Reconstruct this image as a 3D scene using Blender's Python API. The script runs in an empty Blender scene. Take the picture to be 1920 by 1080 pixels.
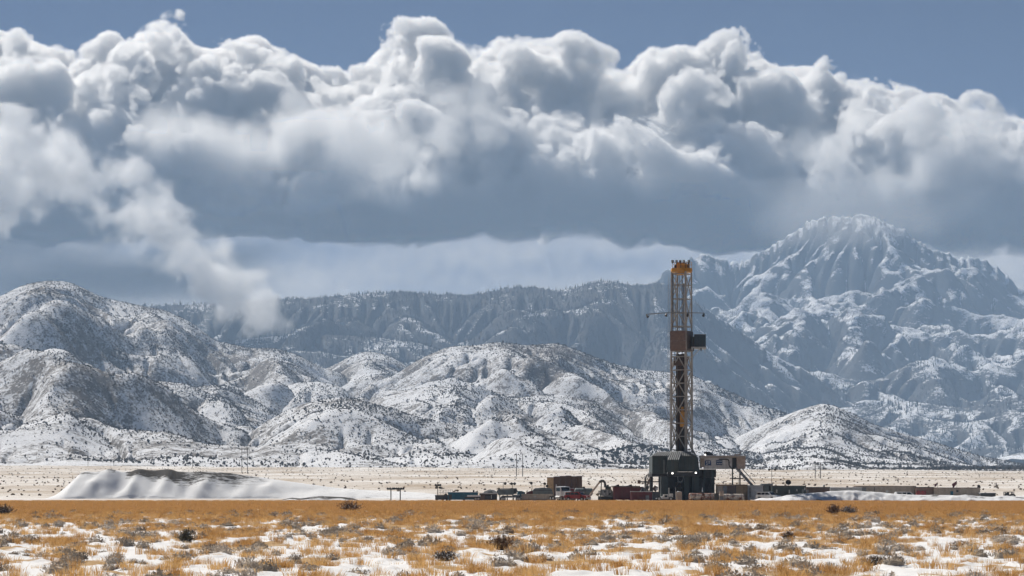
import bpy, bmesh, math, random
import numpy as np
from mathutils import Vector, Matrix

# ------------------------------------------------------------------ camera, sky, sun, exposure
scene = bpy.context.scene
COL = scene.collection
FPX = 4800.0            # focal length in pixels of a 1920 wide frame
CX, HY = 960.0, 915.0   # image column of the view axis, image row of the horizon
CAM_H = 2.7

cam_data = bpy.data.cameras.new('camera')
cam = bpy.data.objects.new('camera', cam_data)
COL.objects.link(cam)
cam.location = (0, 0, CAM_H)
cam.rotation_euler = (math.radians(90), 0, 0)
cam_data.sensor_width = 36.0
cam_data.lens = 36.0 * FPX / 1920.0
cam_data.shift_y = (HY - 540.0) / 1920.0
cam_data.clip_start = 1.0
cam_data.clip_end = 120000.0
scene.camera = cam

SUN_AZ = math.radians(-36)     # from the viewing direction (+Y), negative is to the left
SUN_EL = math.radians(47)
SUN_DIR = Vector((math.sin(SUN_AZ) * math.cos(SUN_EL), math.cos(SUN_AZ) * math.cos(SUN_EL), math.sin(SUN_EL)))

world = bpy.data.worlds.new('World')
scene.world = world
world.use_nodes = True
wnt = world.node_tree
wnt.nodes.clear()
w_out = wnt.nodes.new('ShaderNodeOutputWorld')
w_bg = wnt.nodes.new('ShaderNodeBackground')
w_sky = wnt.nodes.new('ShaderNodeTexSky')
w_sky.sky_type = 'NISHITA'
w_sky.sun_disc = False
w_sky.sun_elevation = SUN_EL
w_sky.sun_rotation = SUN_AZ
w_sky.altitude = 4500
w_sky.air_density = 0.55
w_sky.dust_density = 0.2
w_sky.ozone_density = 1.0
w_bg.inputs['Strength'].default_value = 0.05
wnt.links.new(w_sky.outputs[0], w_bg.inputs['Color'])
wnt.links.new(w_bg.outputs[0], w_out.inputs['Surface'])

sun_data = bpy.data.lights.new('sun', 'SUN')
sun_data.energy = 5.0
sun_data.angle = math.radians(0.5)
sun_data.color = (1.0, 0.94, 0.85)
sun = bpy.data.objects.new('sun', sun_data)
COL.objects.link(sun)
sun.rotation_euler = SUN_DIR.to_track_quat('Z', 'Y').to_euler()
sun.location = (-200, 300, 400)

vs = scene.view_settings
vs.view_transform = 'Standard'
vs.look = 'None'
vs.exposure = 0.2
vs.gamma = 1.0
vs.use_curve_mapping = False

cy = scene.cycles
cy.max_bounces = 12
cy.diffuse_bounces = 2
cy.glossy_bounces = 2
cy.transmission_bounces = 3
cy.transparent_max_bounces = 8
cy.volume_bounces = 10
cy.volume_step_rate = 1.3
cy.volume_max_steps = 512
cy.use_denoising = True
cy.use_adaptive_sampling = True
cy.adaptive_threshold = 0.035
cy.sample_clamp_indirect = 6.0
cy.use_fast_gi = False

# ------------------------------------------------------------------ helpers
def px(x, y, d):
    """the point at distance d (along +Y) that the photograph shows at column x, row y"""
    return Vector(((x - CX) / FPX * d, d, CAM_H + (HY - y) / FPX * d))

def pxx(x, d):
    return (x - CX) / FPX * d

def pxz(y, d):
    return CAM_H + (HY - y) / FPX * d

def tag(o, label=None, cat=None, group=None, kind=None):
    if label: o['label'] = label
    if cat: o['category'] = cat
    if group: o['group'] = group
    if kind: o['kind'] = kind
    return o

def new_mat(name):
    m = bpy.data.materials.new(name)
    m.use_nodes = True
    nt = m.node_tree
    nt.nodes.clear()
    out = nt.nodes.new('ShaderNodeOutputMaterial')
    return m, nt, out

def node(nt, kind, **kw):
    n = nt.nodes.new(kind)
    for k, v in kw.items():
        if k.startswith('i_'):
            key = k[2:]
            n.inputs[int(key) if key.isdigit() else key].default_value = v
        else:
            setattr(n, k, v)
    return n

def mesh_np(name, verts, faces, mat=None, smooth=True, link=True):
    """faces: int array (n, 3) or (n, 4)"""
    verts = np.asarray(verts, np.float32); faces = np.asarray(faces, np.int32)
    me = bpy.data.meshes.new(name)
    k = faces.shape[1]
    me.vertices.add(len(verts)); me.vertices.foreach_set('co', verts.ravel())
    me.loops.add(faces.size); me.loops.foreach_set('vertex_index', faces.ravel())
    me.polygons.add(len(faces))
    me.polygons.foreach_set('loop_start', np.arange(0, faces.size, k, dtype=np.int32))
    me.polygons.foreach_set('loop_total', np.full(len(faces), k, np.int32))
    me.polygons.foreach_set('use_smooth', np.full(len(faces), smooth))
    me.update(calc_edges=True)
    if mat: me.materials.append(mat)
    if not link: return me
    o = bpy.data.objects.new(name, me)
    COL.objects.link(o)
    return o

def grid_faces(nr, nc):
    i = np.arange(nr - 1)[:, None] * nc + np.arange(nc - 1)[None, :]
    i = i.ravel()
    return np.stack([i, i + 1, i + nc + 1, i + nc], 1)

def interp_matrix(n, cell, rs):
    """cubic B-spline interpolation from a random lattice of spacing `cell` to n samples"""
    ln = int(math.ceil(n / cell)) + 4
    p = np.arange(n) / cell + rs
    i = np.floor(p).astype(int); t = p - i
    w = np.stack([(1 - t) ** 3 / 6, (3 * t**3 - 6 * t**2 + 4) / 6, (-3 * t**3 + 3 * t**2 + 3 * t + 1) / 6, t**3 / 6], 1)
    A = np.zeros((n, ln + 1), np.float32)
    for k in range(4):
        A[np.arange(n), i + k] = w[:, k]
    return A

def lattice_noise(shape, cells, seed):
    """smooth noise of unit variance on a regular grid (2D or 3D)"""
    r = np.random.default_rng(seed)
    if min(cells) < 2.5:                       # too fine for the lattice: blur white noise
        v = r.standard_normal(shape, dtype=np.float32)
        for ax in range(len(shape)):
            v = 0.5 * v + 0.25 * (np.roll(v, 1, ax) + np.roll(v, -1, ax))
        return v / v.std()
    mats = [interp_matrix(n, c, r.random()) for n, c in zip(shape, cells)]
    v = r.standard_normal([m.shape[1] for m in mats]).astype(np.float32)
    for ax, m in enumerate(mats):
        v = np.moveaxis(np.tensordot(m, v, axes=(1, ax)), 0, ax)
    v = np.ascontiguousarray(v, np.float32)
    return v / (v.std() + 1e-9)

def hash2(ix, iy, seed):
    h = (ix.astype(np.uint32) * np.uint32(374761393) + iy.astype(np.uint32) * np.uint32(668265263) + np.uint32(seed) * np.uint32(2246822519))
    h = (h ^ (h >> np.uint32(13))) * np.uint32(1274126177)
    h = h ^ (h >> np.uint32(16))
    return (h & np.uint32(0xffffff)).astype(np.float32) / np.float32(0xffffff)

def vnoise(x, y, seed):
    """gradient noise in [-1, 1] at arbitrary points"""
    ix = np.floor(x).astype(np.int64); iy = np.floor(y).astype(np.int64)
    fx = (x - ix).astype(np.float32); fy = (y - iy).astype(np.float32)
    ux = fx * fx * fx * (fx * (fx * 6 - 15) + 10); uy = fy * fy * fy * (fy * (fy * 6 - 15) + 10)
    def g(a, b, dx, dy):
        an = hash2(ix + a, iy + b, seed) * np.float32(2 * math.pi)
        return np.cos(an) * dx + np.sin(an) * dy
    n00 = g(0, 0, fx, fy); n10 = g(1, 0, fx - 1, fy); n01 = g(0, 1, fx, fy - 1); n11 = g(1, 1, fx - 1, fy - 1)
    return 1.5 * ((n00 * (1 - ux) + n10 * ux) * (1 - uy) + (n01 * (1 - ux) + n11 * ux) * uy)

def fbm(x, y, seed, octaves=5, gain=0.5, ridged=False):
    s = 0; a = 1; tot = 0
    for k in range(octaves):
        n = vnoise(x * 2.0**k, y * 2.0**k, seed + 17 * k)
        if ridged: n = 1.1 - 2 * np.sqrt(n * n + 0.012)
        s = s + a * n; tot += a; a *= gain
    return s / tot

def smoothstep(a, b, x):
    t = np.clip((x - a) / (b - a), 0, 1)
    return t * t * (3 - 2 * t)
# ------------------------------------------------------------------ terrain
def snow_ground_mat(name, veg, veg2, speck_scale, cover_lo, cover_hi, big_scale, snow=(0.80, 0.81, 0.83), slope_w=0.0, bump=0.0, rough_scale=None, streak=1.0):
    """snow broken up by low vegetation, more of it where `big` noise or steep ground says so"""
    m, nt, out = new_mat(name)
    L = nt.links.new
    bs = node(nt, 'ShaderNodeBsdfPrincipled'); bs.inputs['Roughness'].default_value = 0.9
    bs.inputs['Specular IOR Level'].default_value = 0.15
    geo = node(nt, 'ShaderNodeNewGeometry')
    mp = node(nt, 'ShaderNodeMapping'); L(geo.outputs['Position'], mp.inputs['Vector'])
    mp.inputs['Scale'].default_value = (1, streak, 1)
    big = node(nt, 'ShaderNodeTexNoise', i_Scale=big_scale, i_Detail=5.0, i_Roughness=0.6); L(mp.outputs[0], big.inputs['Vector'])
    fine = node(nt, 'ShaderNodeTexNoise', i_Scale=speck_scale, i_Detail=3.0, i_Roughness=0.65); L(geo.outputs['Position'], fine.inputs['Vector'])
    mid = node(nt, 'ShaderNodeTexNoise', i_Scale=speck_scale * 0.22, i_Detail=3.0, i_Roughness=0.6); L(geo.outputs['Position'], mid.inputs['Vector'])
    sep = node(nt, 'ShaderNodeSeparateXYZ'); L(geo.outputs['Normal'], sep.inputs[0])
    cov = node(nt, 'ShaderNodeMapRange'); cov.inputs[1].default_value = 0.36; cov.inputs[2].default_value = 0.64
    cov.inputs[3].default_value = cover_lo; cov.inputs[4].default_value = cover_hi
    L(big.outputs['Fac'], cov.inputs[0])
    st = node(nt, 'ShaderNodeMath', operation='MULTIPLY_ADD'); st.inputs[1].default_value = -slope_w; st.inputs[2].default_value = slope_w
    L(sep.outputs[2], st.inputs[0])
    fo = node(nt, 'ShaderNodeAttribute', attribute_name='forest')
    c1 = node(nt, 'ShaderNodeMath', operation='ADD'); L(cov.outputs[0], c1.inputs[0]); L(fo.outputs['Fac'], c1.inputs[1])
    c2 = node(nt, 'ShaderNodeMath', operation='ADD'); L(c1.outputs[0], c2.inputs[0]); L(st.outputs[0], c2.inputs[1])
    fs = node(nt, 'ShaderNodeMath', operation='MULTIPLY_ADD'); fs.inputs[1].default_value = 0.45
    L(mid.outputs['Fac'], fs.inputs[0]); 
    f2 = node(nt, 'ShaderNodeMath', operation='MULTIPLY'); f2.inputs[1].default_value = 0.55; L(fine.outputs['Fac'], f2.inputs[0]); L(f2.outputs[0], fs.inputs[2])
    th = node(nt, 'ShaderNodeMath', operation='SUBTRACT'); L(c2.outputs[0], th.inputs[0]); L(fs.outputs[0], th.inputs[1])
    mr = node(nt, 'ShaderNodeMapRange'); mr.inputs[1].default_value = -0.04; mr.inputs[2].default_value = 0.06
    L(th.outputs[0], mr.inputs[0])
    vc = node(nt, 'ShaderNodeMix', data_type='RGBA'); vc.inputs[6].default_value = (*veg, 1); vc.inputs[7].default_value = (*veg2, 1)
    L(mid.outputs['Fac'], vc.inputs[0])
    sc = node(nt, 'ShaderNodeMix', data_type='RGBA'); sc.inputs[6].default_value = (*snow, 1); L(mr.outputs[0], sc.inputs[0]); L(vc.outputs[2], sc.inputs[7])
    L(sc.outputs[2], bs.inputs['Base Color'])
    if bump:
        bn = node(nt, 'ShaderNodeTexNoise', i_Scale=rough_scale or speck_scale * 0.3, i_Detail=6.0, i_Roughness=0.62); L(geo.outputs['Position'], bn.inputs['Vector'])
        bp = node(nt, 'ShaderNodeBump', i_Strength=1.0, i_Distance=bump); L(bn.outputs['Fac'], bp.inputs['Height'])
        L(bp.outputs[0], bs.inputs['Normal'])
    L(bs.outputs[0], out.inputs['Surface'])
    return m

def plain_z(x, d):
    t = np.clip(d - 620, 0, None)
    side = -x / np.maximum(d, 1) * FPX / 960.0          # -1 right .. 1 left edge of the frame
    r = np.clip(t / 1980, 0, 2.2)
    z = r * 20.0 + r * r * (3.5 + 3.5 * np.clip(side, -1.2, 1.4))
    z = z - 1.3 * smoothstep(430, 190, d) - 16 * smoothstep(2560, 2800, d)
    z = z + r * 1.2 * vnoise(x / 160, d / 160, 5) + smoothstep(600, 900, d) * 0.35 * vnoise(x / 31, d / 31, 6)
    return z

HILLS = [  # (distance, steepness, spur wavelength, roughness, crest as photograph pixels)
    (5300, .40, 420, 1.0, [(-900, 700), (-600, 650), (-300, 600), (0, 560), (30, 543), (60, 534), (90, 530), (130, 532), (160, 545), (190, 561), (250, 574), (310, 585), (360, 608), (400, 634), (440, 648), (470, 655), (520, 656), (560, 668), (600, 690), (640, 700), (760, 780), (900, 860)]),
    (4700, .42, 300, 1.0, [(-300, 700), (-100, 660), (0, 640), (60, 632), (120, 640), (200, 665), (300, 690), (420, 720), (500, 740)]),
    (4000, .36, 260, .8, [(-900, 640), (-500, 655), (-200, 670), (0, 680), (60, 686), (130, 697), (190, 713), (250, 721), (300, 716), (350, 721), (400, 742), (450, 757), (500, 770), (560, 792), (640, 835), (750, 880)]),
    (4500, .45, 220, .7, [(430, 800), (460, 765), (490, 742), (530, 726), (560, 718), (600, 716), (640, 724), (660, 745), (700, 790)]),
    (3350, .36, 230, .8, [(400, 850), (460, 815), (530, 773), (570, 757), (620, 747), (660, 747), (720, 764), (780, 782), (830, 792), (900, 800), (960, 818), (1020, 838), (1090, 862), (1160, 883), (1250, 895)]),
    (5700, .42, 260, .7, [(540, 740), (590, 700), (620, 688), (660, 668), (690, 659), (730, 667), (760, 685), (800, 712), (840, 750)]),
    (4950, .40, 280, .8, [(640, 765), (700, 715), (760, 689), (800, 668), (840, 652), (890, 650), (940, 642), (990, 648), (1045, 644), (1090, 660), (1140, 680), (1200, 695), (1260, 700), (1300, 706), (1350, 728), (1400, 750), (1450, 769), (1520, 790), (1600, 830)]),
    (4100, .38, 240, .8, [(640, 775), (720, 745), (800, 725), (850, 722), (900, 733), (960, 748), (1010, 742), (1060, 742), (1110, 752), (1160, 775), (1220, 800), (1290, 815), (1350, 832), (1400, 850), (1500, 870)]),
    (4450, .40, 240, .8, [(980, 790), (1040, 765), (1090, 750), (1130, 746), (1180, 757), (1240, 768), (1300, 772), (1380, 800), (1460, 830)]),
    (4250, .26, 300, .8, [(1320, 850), (1400, 811), (1450, 788), (1500, 768), (1545, 756), (1580, 767), (1620, 788), (1680, 808), (1760, 832), (1840, 857), (1920, 873), (2100, 884), (2600, 870)]),
    (3450, .22, 260, .5, [(1050, 893), (1150, 876), (1220, 862), (1300, 846), (1360, 842), (1430, 851), (1500, 864), (1600, 873), (1700, 883), (1850, 892)]),
    (3000, .30, 220, .6, [(-900, 800), (-500, 815), (-100, 800), (0, 796), (50, 790), (100, 800), (160, 815), (230, 835), (300, 838), (360, 840), (420, 846), (500, 864), (600, 884)]),
    (2750, .24, 200, .3, [(180, 882), (220, 864), (260, 850), (300, 842), (380, 843), (450, 855), (520, 872), (580, 886)]),
]
FAR = [
    (9600, .50, 620, 1.0, [(-900, 600), (0, 590), (280, 576), (350, 573), (480, 566), (600, 560), (700, 552), (760, 549), (880, 556), (960, 541), (1000, 540), (1050, 547), (1130, 529), (1200, 538), (1240, 533), (1300, 570), (1400, 640), (1500, 700)]),
    (8600, .45, 500, .8, [(300, 690), (420, 640), (500, 632), (600, 628), (700, 633), (780, 642), (860, 670), (1000, 700), (1150, 690), (1250, 720)]),
    (13300, .80, 900, 1.5, [(1060, 660), (1150, 600), (1200, 560), (1240, 532), (1270, 512), (1300, 496), (1325, 491), (1350, 500), (1380, 505), (1410, 488), (1440, 476), (1465, 462), (1490, 444), (1520, 425), (1550, 416), (1590, 415), (1620, 417), (1650, 424), (1680, 440), (1705, 457), (1740, 470), (1765, 492), (1778, 485), (1795, 490), (1830, 495), (1855, 508), (1880, 528), (1905, 548), (1930, 565), (2000, 600), (2200, 610), (2600, 650)]),
    (12200, .70, 600, 1.2, [(1180, 720), (1260, 660), (1330, 615), (1400, 585), (1440, 575), (1500, 600), (1560, 580), (1600, 575), (1660, 605), (1720, 585), (1770, 578), (1830, 610), (1900, 615), (2000, 640), (2600, 690)]),
    (11200, .62, 480, 1.1, [(1150, 760), (1240, 720), (1340, 690), (1420, 650), (1470, 610), (1500, 592), (1540, 630), (1590, 672), (1640, 640), (1680, 625), (1740, 660), (1800, 650), (1850, 660), (1920, 640), (2100, 650), (2600, 720)]),
    (10200, .5, 420, 1.0, [(1150, 800), (1300, 745), (1380, 720), (1440, 735), (1500, 700), (1580, 722), (1650, 715), (1760, 690), (1830, 715), (1930, 690), (2100, 700), (2600, 760)]),
    (9000, .45, 380, .9, [(1250, 820), (1400, 775), (1500, 770), (1600, 765), (1700, 752), (1800, 765), (1900, 750), (2100, 745), (2600, 780)]),
]

def layered(X, Dg, U, layers, base, seed, rough):
    z = base.copy()
    for li, (D, st, lam, rg, crest) in enumerate(layers):
        c = np.array(crest, float)
        u = np.clip(U, c[0, 0], c[-1, 0])
        jag = 0
        yc = np.interp(U, c[:, 0], c[:, 1])
        # round the polyline's corners a little
        yc = (np.interp(U - 9, c[:, 0], c[:, 1]) + yc + np.interp(U + 9, c[:, 0], c[:, 1])) / 3
        off = np.clip(np.abs(U - u) / 260, 0, 1)
        Dd = D + 0.035 * D * vnoise(X / (D * 0.09), X * 0 + li * 3.7, seed + li)
        # the crest wanders in depth, so take the row from where it really stands
        zc = pxz(yc, Dd)
        zc = zc - off * 0.8 * np.clip(zc, 0, None)
        H = np.clip(zc - base, 1, None)
        W = H / (st * (0.80 if D < 8000 else 1.0))
        t = (Dd - Dg) / W
        wx = X + 0.35 * lam * vnoise(X / lam * 0.7 + 9, Dg / lam * 0.7, seed + 50 + li)
        spur = fbm(wx / lam, Dg / (lam * 1.9), seed + 100 + li * 7, 3, 0.42, ridged=True)
        tf = np.abs(t)
        sgn = np.where(t > 0, 1.0, 1.25)
        tt = tf * sgn * (1 - 0.60 * np.clip(spur, -1, 1) * np.clip(tf * 2.2, 0, 1))
        g = np.exp(-(1.35 * np.clip(tt, 0, 9)) ** 1.2)
        zl = base + (zc - base) * g
        if D > 13000 or 9500 < D < 10000:
            jag = 9.0 * fbm(U / 27.0, U * 0 + li, seed + 31 * li, 3, 0.6, ridged=True) + 6.0 * vnoise(U / 6.0, U * 0 + 3.3 * li, seed + 9) - 2
            zl = zl + jag / FPX * D * (0.35 if D < 10000 else 1.0) * np.exp(-(tf * 7.0) ** 2)
        amp = H * (0.17 if D < 8000 else 0.075) * rg * (1 - np.exp(-(tf * 3.2) ** 2) * 0.9) * np.clip(g * 1.7, 0, 1)
        if D < 8000:
            qx = X + 0.45 * lam * vnoise(X / lam, Dg / lam, seed + 260 + li); qy = Dg + 0.45 * lam * vnoise(X / lam + 5, Dg / lam + 8, seed + 270 + li)
            zl = zl + amp * fbm(qx / (lam * .75), qy / (lam * 1.0), seed + 200 + li, 6, 0.47, ridged=True)
        else:
            zl = zl + amp * (fbm(X / (lam * .55), Dg / (lam * .55), seed + 200 + li, 5, 0.45, ridged=True))
        k = 9.0 if D < 8000 else 45.0
        m = np.maximum(z, zl)
        z = m + k * np.log1p(np.exp(-np.abs(z - zl) / k)) - k * np.exp(-np.abs(z - zl) / k) * 0.69
    return z

def blur(a, k):
    for _ in range(k):
        p = np.pad(a, 1, mode='edge')
        a = (p[1:-1, 1:-1] * 2 + p[:-2, 1:-1] + p[2:, 1:-1] + p[1:-1, :-2] + p[1:-1, 2:]) / 6
    return a

def erode(X, D, z, a0, depth, passes=2):
    """carve the drainage: water runs down the steepest neighbour, and the more of it the deeper the gully"""
    nr, nc = z.shape
    ids = np.arange(nr * nc).reshape(nr, nc)
    rng = np.random.default_rng(3)
    for p in range(passes):
        zs = blur(z, 1) + rng.uniform(0, .4, z.shape)
        best = np.zeros((nr, nc)); rec = ids.copy()
        for di, dj in ((-1, 0), (1, 0), (0, -1), (0, 1), (-1, -1), (-1, 1), (1, -1), (1, 1)):
            sl = (slice(max(di, 0), nr + min(di, 0)), slice(max(dj, 0), nc + min(dj, 0)))
            sd = (slice(max(-di, 0), nr + min(-di, 0)), slice(max(-dj, 0), nc + min(-dj, 0)))
            dist = np.hypot(X[sl] - X[sd], D[sl] - D[sd])
            s = (zs[sd] - zs[sl]) / dist
            better = s > best[sd]
            best[sd] = np.where(better, s, best[sd]); rec[sd] = np.where(better, ids[sl], rec[sd])
        area = (np.gradient(X, axis=1) * np.gradient(D, axis=0)).ravel().tolist()
        rl = rec.ravel().tolist()
        for i in np.argsort(-zs.ravel()).tolist():
            r = rl[i]
            if r != i: area[r] += area[i]
        A = np.array(area).reshape(nr, nc)
        c = np.clip(np.log(A / a0), 0, 6) ** 1.25
        c = 0.5 * blur(c, 1) + 0.4 * blur(c, 4) + 0.22 * blur(c, 14)
        z = z - depth * c * np.clip(blur(best, 3) * 3.0, 0, 1)
    return z, np.clip(np.log(A / a0), 0, 6)

def fan(u0, u1, nu, rows):
    u = np.linspace(u0, u1, nu)
    U, Dg = np.meshgrid(u, rows)
    return U, Dg, (U - CX) / FPX * Dg

def build_hills():
    rows = np.concatenate([np.linspace(2300, 6200, 470), np.linspace(6230, 7900, 40)])
    U, D, X = fan(-650, 2570, 1000, rows)
    base = plain_z(X, D) - 0.0
    base = np.where(D > 2600, plain_z(X, np.full_like(D, 2600)) + (D - 2600) * 0.012, base)
    z = layered(X, D, U, HILLS, base, 300, 0.55)
    z = erode(X, D, z, 500.0, 6.5, 3)[0]
    wl = smoothstep(2330, 2780, D); z = z * wl + (plain_z(X, np.minimum(D, 2540)) - 5) * (1 - wl)      # slides under the plain
    m = snow_ground_mat('hill_snow_and_sage', (0.12, 0.105, 0.095), (0.20, 0.18, 0.165), 0.26, 0.36, 0.545, 0.0065, slope_w=0.15, bump=2.0, snow=(0.70, 0.71, 0.74), rough_scale=0.05)
    o = mesh_np('hills', np.stack([X, D, z], -1).reshape(-1, 3), grid_faces(*X.shape), m)
    tag(o, 'snowy foothills speckled with shrubs below the mountains', kind='structure')
    return U, D, X, z

def build_mountains():
    rows = np.concatenate([np.linspace(7300, 13700, 420), np.linspace(13730, 14400, 16)])
    U, D, X = fan(-650, 2570, 1000, rows)
    base = 60 + (D - 7300) * 0.02
    z = layered(X, D, U, FAR, base, 700, 0.6)
    z += smoothstep(9000, 11000, D) * smoothstep(1150, 1300, U) * (75 * fbm((X + .8 * D) / 420, (D - .8 * X) / 1100, 78, 4, 0.5, ridged=True) + 42 * fbm((X - .9 * D) / 260, (D + .9 * X) / 800, 79, 4, 0.5, ridged=True) + 5 * fbm(X / 90, D / 110, 77, 4, 0.6, ridged=True)) * (0.25 + 0.75 * smoothstep(0, 350, 13350 - D))
    z, wet = erode(X, D, z, 2000.0, 34.0, 4)
    m = snow_ground_mat('mountain_snow_and_forest', (0.035, 0.042, 0.048), (0.09, 0.085, 0.085), 0.10, 0.30, 0.52, 0.0045, slope_w=0.70, bump=5.0, rough_scale=0.035, snow=(0.78, 0.79, 0.82))
    o = mesh_np('mountains', np.stack([X, D, z], -1).reshape(-1, 3), grid_faces(*X.shape), m)
    a = o.data.attributes.new('forest', 'FLOAT', 'POINT')
    fo = smoothstep(1330, 1200, U) * (0.14 + 0.10 * fbm(X / 420, D / 420, 61, 3)) + smoothstep(1250, 1400, U) * smoothstep(620, 300, z) * 0.10
    fo = fo - 0.05 * smoothstep(1150, 1350, U) - 0.07 * blur(wet, 1) * smoothstep(1150, 1350, U) - 0.05 * blur(wet, 1)
    a.data.foreach_set('value', fo.astype(np.float32).ravel())
    tag(o, 'snow dusted rocky mountain and long forested ridge', kind='structure')
    return U, D, X, z

GROUND = {}
def build_ground():
    rows = np.concatenate([np.arange(12, 96, 1.5), np.arange(96, 200, 0.25), np.arange(200, 320, 0.5), np.arange(320, 640, 1.6), np.geomspace(640, 3300, 260)])
    U, D, X = fan(-700, 2620, 380, rows)
    hum = np.zeros_like(X)
    r = np.random.default_rng(4)
    near = smoothstep(440, 330, D)
    # hummocks: rounded tussock mounds, biggest close by
    n1 = vnoise(X / 1.5, D / 1.9, 21); n2 = vnoise(X / 0.75 + 3, D / 0.9, 22); n3 = vnoise(X / 6, D / 9, 23)
    hum = 0.20 * np.clip(n1 * 1.3 - 0.15, 0, 1) + 0.12 * np.clip(n2, 0, 1) + 0.10 * n3
    z = plain_z(X, D) + hum * near
    sn = vnoise(X / 7.0, D / 14.0, 31) + 0.55 * vnoise(X / 2.4, D / 4.5, 32) + 0.3 * vnoise(X / 1.0, D / 1.6, 33)
    snow = smoothstep(-0.35, 0.15, sn + 0.19 + 0.22 * smoothstep(220, 120, D) - 0.35 * smoothstep(240, 310, D) - 0.20 * np.clip(n1, 0, 1))
    snow *= smoothstep(330, 285, D)
    snow = np.where(D > 560, 0, snow)
    m, nt, out = new_mat('field_ground')
    L = nt.links.new
    bs = node(nt, 'ShaderNodeBsdfPrincipled'); bs.inputs['Roughness'].default_value = 0.9; bs.inputs['Specular IOR Level'].default_value = 0.15
    geo = node(nt, 'ShaderNodeNewGeometry')
    at = node(nt, 'ShaderNodeAttribute', attribute_name='snow'); pl = node(nt, 'ShaderNodeAttribute', attribute_name='plain')
    nz = node(nt, 'ShaderNodeTexNoise', i_Scale=9.0, i_Detail=4.0, i_Roughness=0.7); L(geo.outputs['Position'], nz.inputs['Vector'])
    nb = node(nt, 'ShaderNodeTexNoise', i_Scale=0.8, i_Detail=4.0, i_Roughness=0.6); L(geo.outputs['Position'], nb.inputs['Vector'])
    th = node(nt, 'ShaderNodeMath', operation='MULTIPLY_ADD', i_1=0.55, i_2=-0.30); L(nz.outputs['Fac'], th.inputs[0])
    ad = node(nt, 'ShaderNodeMath', operation='ADD'); L(at.outputs['Fac'], ad.inputs[0]); L(th.outputs[0], ad.inputs[1])
    mr = node(nt, 'ShaderNodeMapRange'); mr.inputs[1].default_value = 0.18; mr.inputs[2].default_value = 0.62; L(ad.outputs[0], mr.inputs[0])
    soil = node(nt, 'ShaderNodeMix', data_type='RGBA'); soil.inputs[6].default_value = (0.36, 0.22, 0.10, 1); soil.inputs[7].default_value = (0.55, 0.38, 0.20, 1); L(nb.outputs['Fac'], soil.inputs[0])
    fld = node(nt, 'ShaderNodeMix', data_type='RGBA'); fld.inputs[7].default_value = (0.80, 0.80, 0.81, 1); L(soil.outputs[2], fld.inputs[6]); L(mr.outputs[0], fld.inputs[0])
    # the plain behind: dry grass and snow in long bands
    mp = node(nt, 'ShaderNodeMapping'); mp.inputs['Scale'].default_value = (0.012, 0.006, 0); L(geo.outputs['Position'], mp.inputs['Vector'])
    p1 = node(nt, 'ShaderNodeTexNoise', i_Scale=1.0, i_Detail=5.0, i_Roughness=0.62); L(mp.outputs[0], p1.inputs['Vector'])
    p2 = node(nt, 'ShaderNodeTexNoise', i_Scale=0.22, i_Detail=4.0, i_Roughness=0.7); L(geo.outputs['Position'], p2.inputs['Vector'])
    ps = node(nt, 'ShaderNodeMath', operation='MULTIPLY_ADD', i_1=0.6); L(p2.outputs['Fac'], ps.inputs[0]); L(p1.outputs['Fac'], ps.inputs[2])
    pr = node(nt, 'ShaderNodeMapRange'); pr.inputs[1].default_value = 0.64; pr.inputs[2].default_value = 0.95; L(ps.outputs[0], pr.inputs[0])
    pc = node(nt, 'ShaderNodeMix', data_type='RGBA'); pc.inputs[6].default_value = (0.40, 0.32, 0.24, 1); pc.inputs[7].default_value = (0.76, 0.735, 0.71, 1); L(pr.outputs[0], pc.inputs[0])
    fin = node(nt, 'ShaderNodeMix', data_type='RGBA'); L(pl.outputs['Fac'], fin.inputs[0]); L(fld.outputs[2], fin.inputs[6]); L(pc.outputs[2], fin.inputs[7])
    L(fin.outputs[2], bs.inputs['Base Color'])
    bp = node(nt, 'ShaderNodeBump', i_Strength=0.6, i_Distance=0.05); L(nz.outputs['Fac'], bp.inputs['Height']); L(bp.outputs[0], bs.inputs['Normal'])
    L(bs.outputs[0], out.inputs['Surface'])
    o = mesh_np('ground', np.stack([X, D, z], -1).reshape(-1, 3), grid_faces(*X.shape), m)
    a = o.data.attributes.new('snow', 'FLOAT', 'POINT'); a.data.foreach_set('value', snow.astype(np.float32).ravel())
    a = o.data.attributes.new('plain', 'FLOAT', 'POINT'); a.data.foreach_set('value', smoothstep(500, 560, D + 20 * vnoise(X / 30, D / 30, 3)).astype(np.float32).ravel())
    tag(o, 'grassy snow patched field and the plain behind it', kind='structure')
    GROUND.update(rows=rows, u0=-700.0, u1=2620.0, nu=380, z=z, snow=snow, n1=n1)

def sample_grid(arr, rows, u0, u1, nu, x, d):
    r = np.interp(d, rows, np.arange(len(rows)))
    c = (CX + x / d * FPX - u0) / (u1 - u0) * (nu - 1)
    r = np.clip(r, 0, len(rows) - 1.001); c = np.clip(c, 0, nu - 1.001)
    i = r.astype(int); j = c.astype(int); a = r - i; b = c - j
    return (arr[i, j] * (1 - a) * (1 - b) + arr[i + 1, j] * a * (1 - b) + arr[i, j + 1] * (1 - a) * b + arr[i + 1, j + 1] * a * b)

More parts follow.
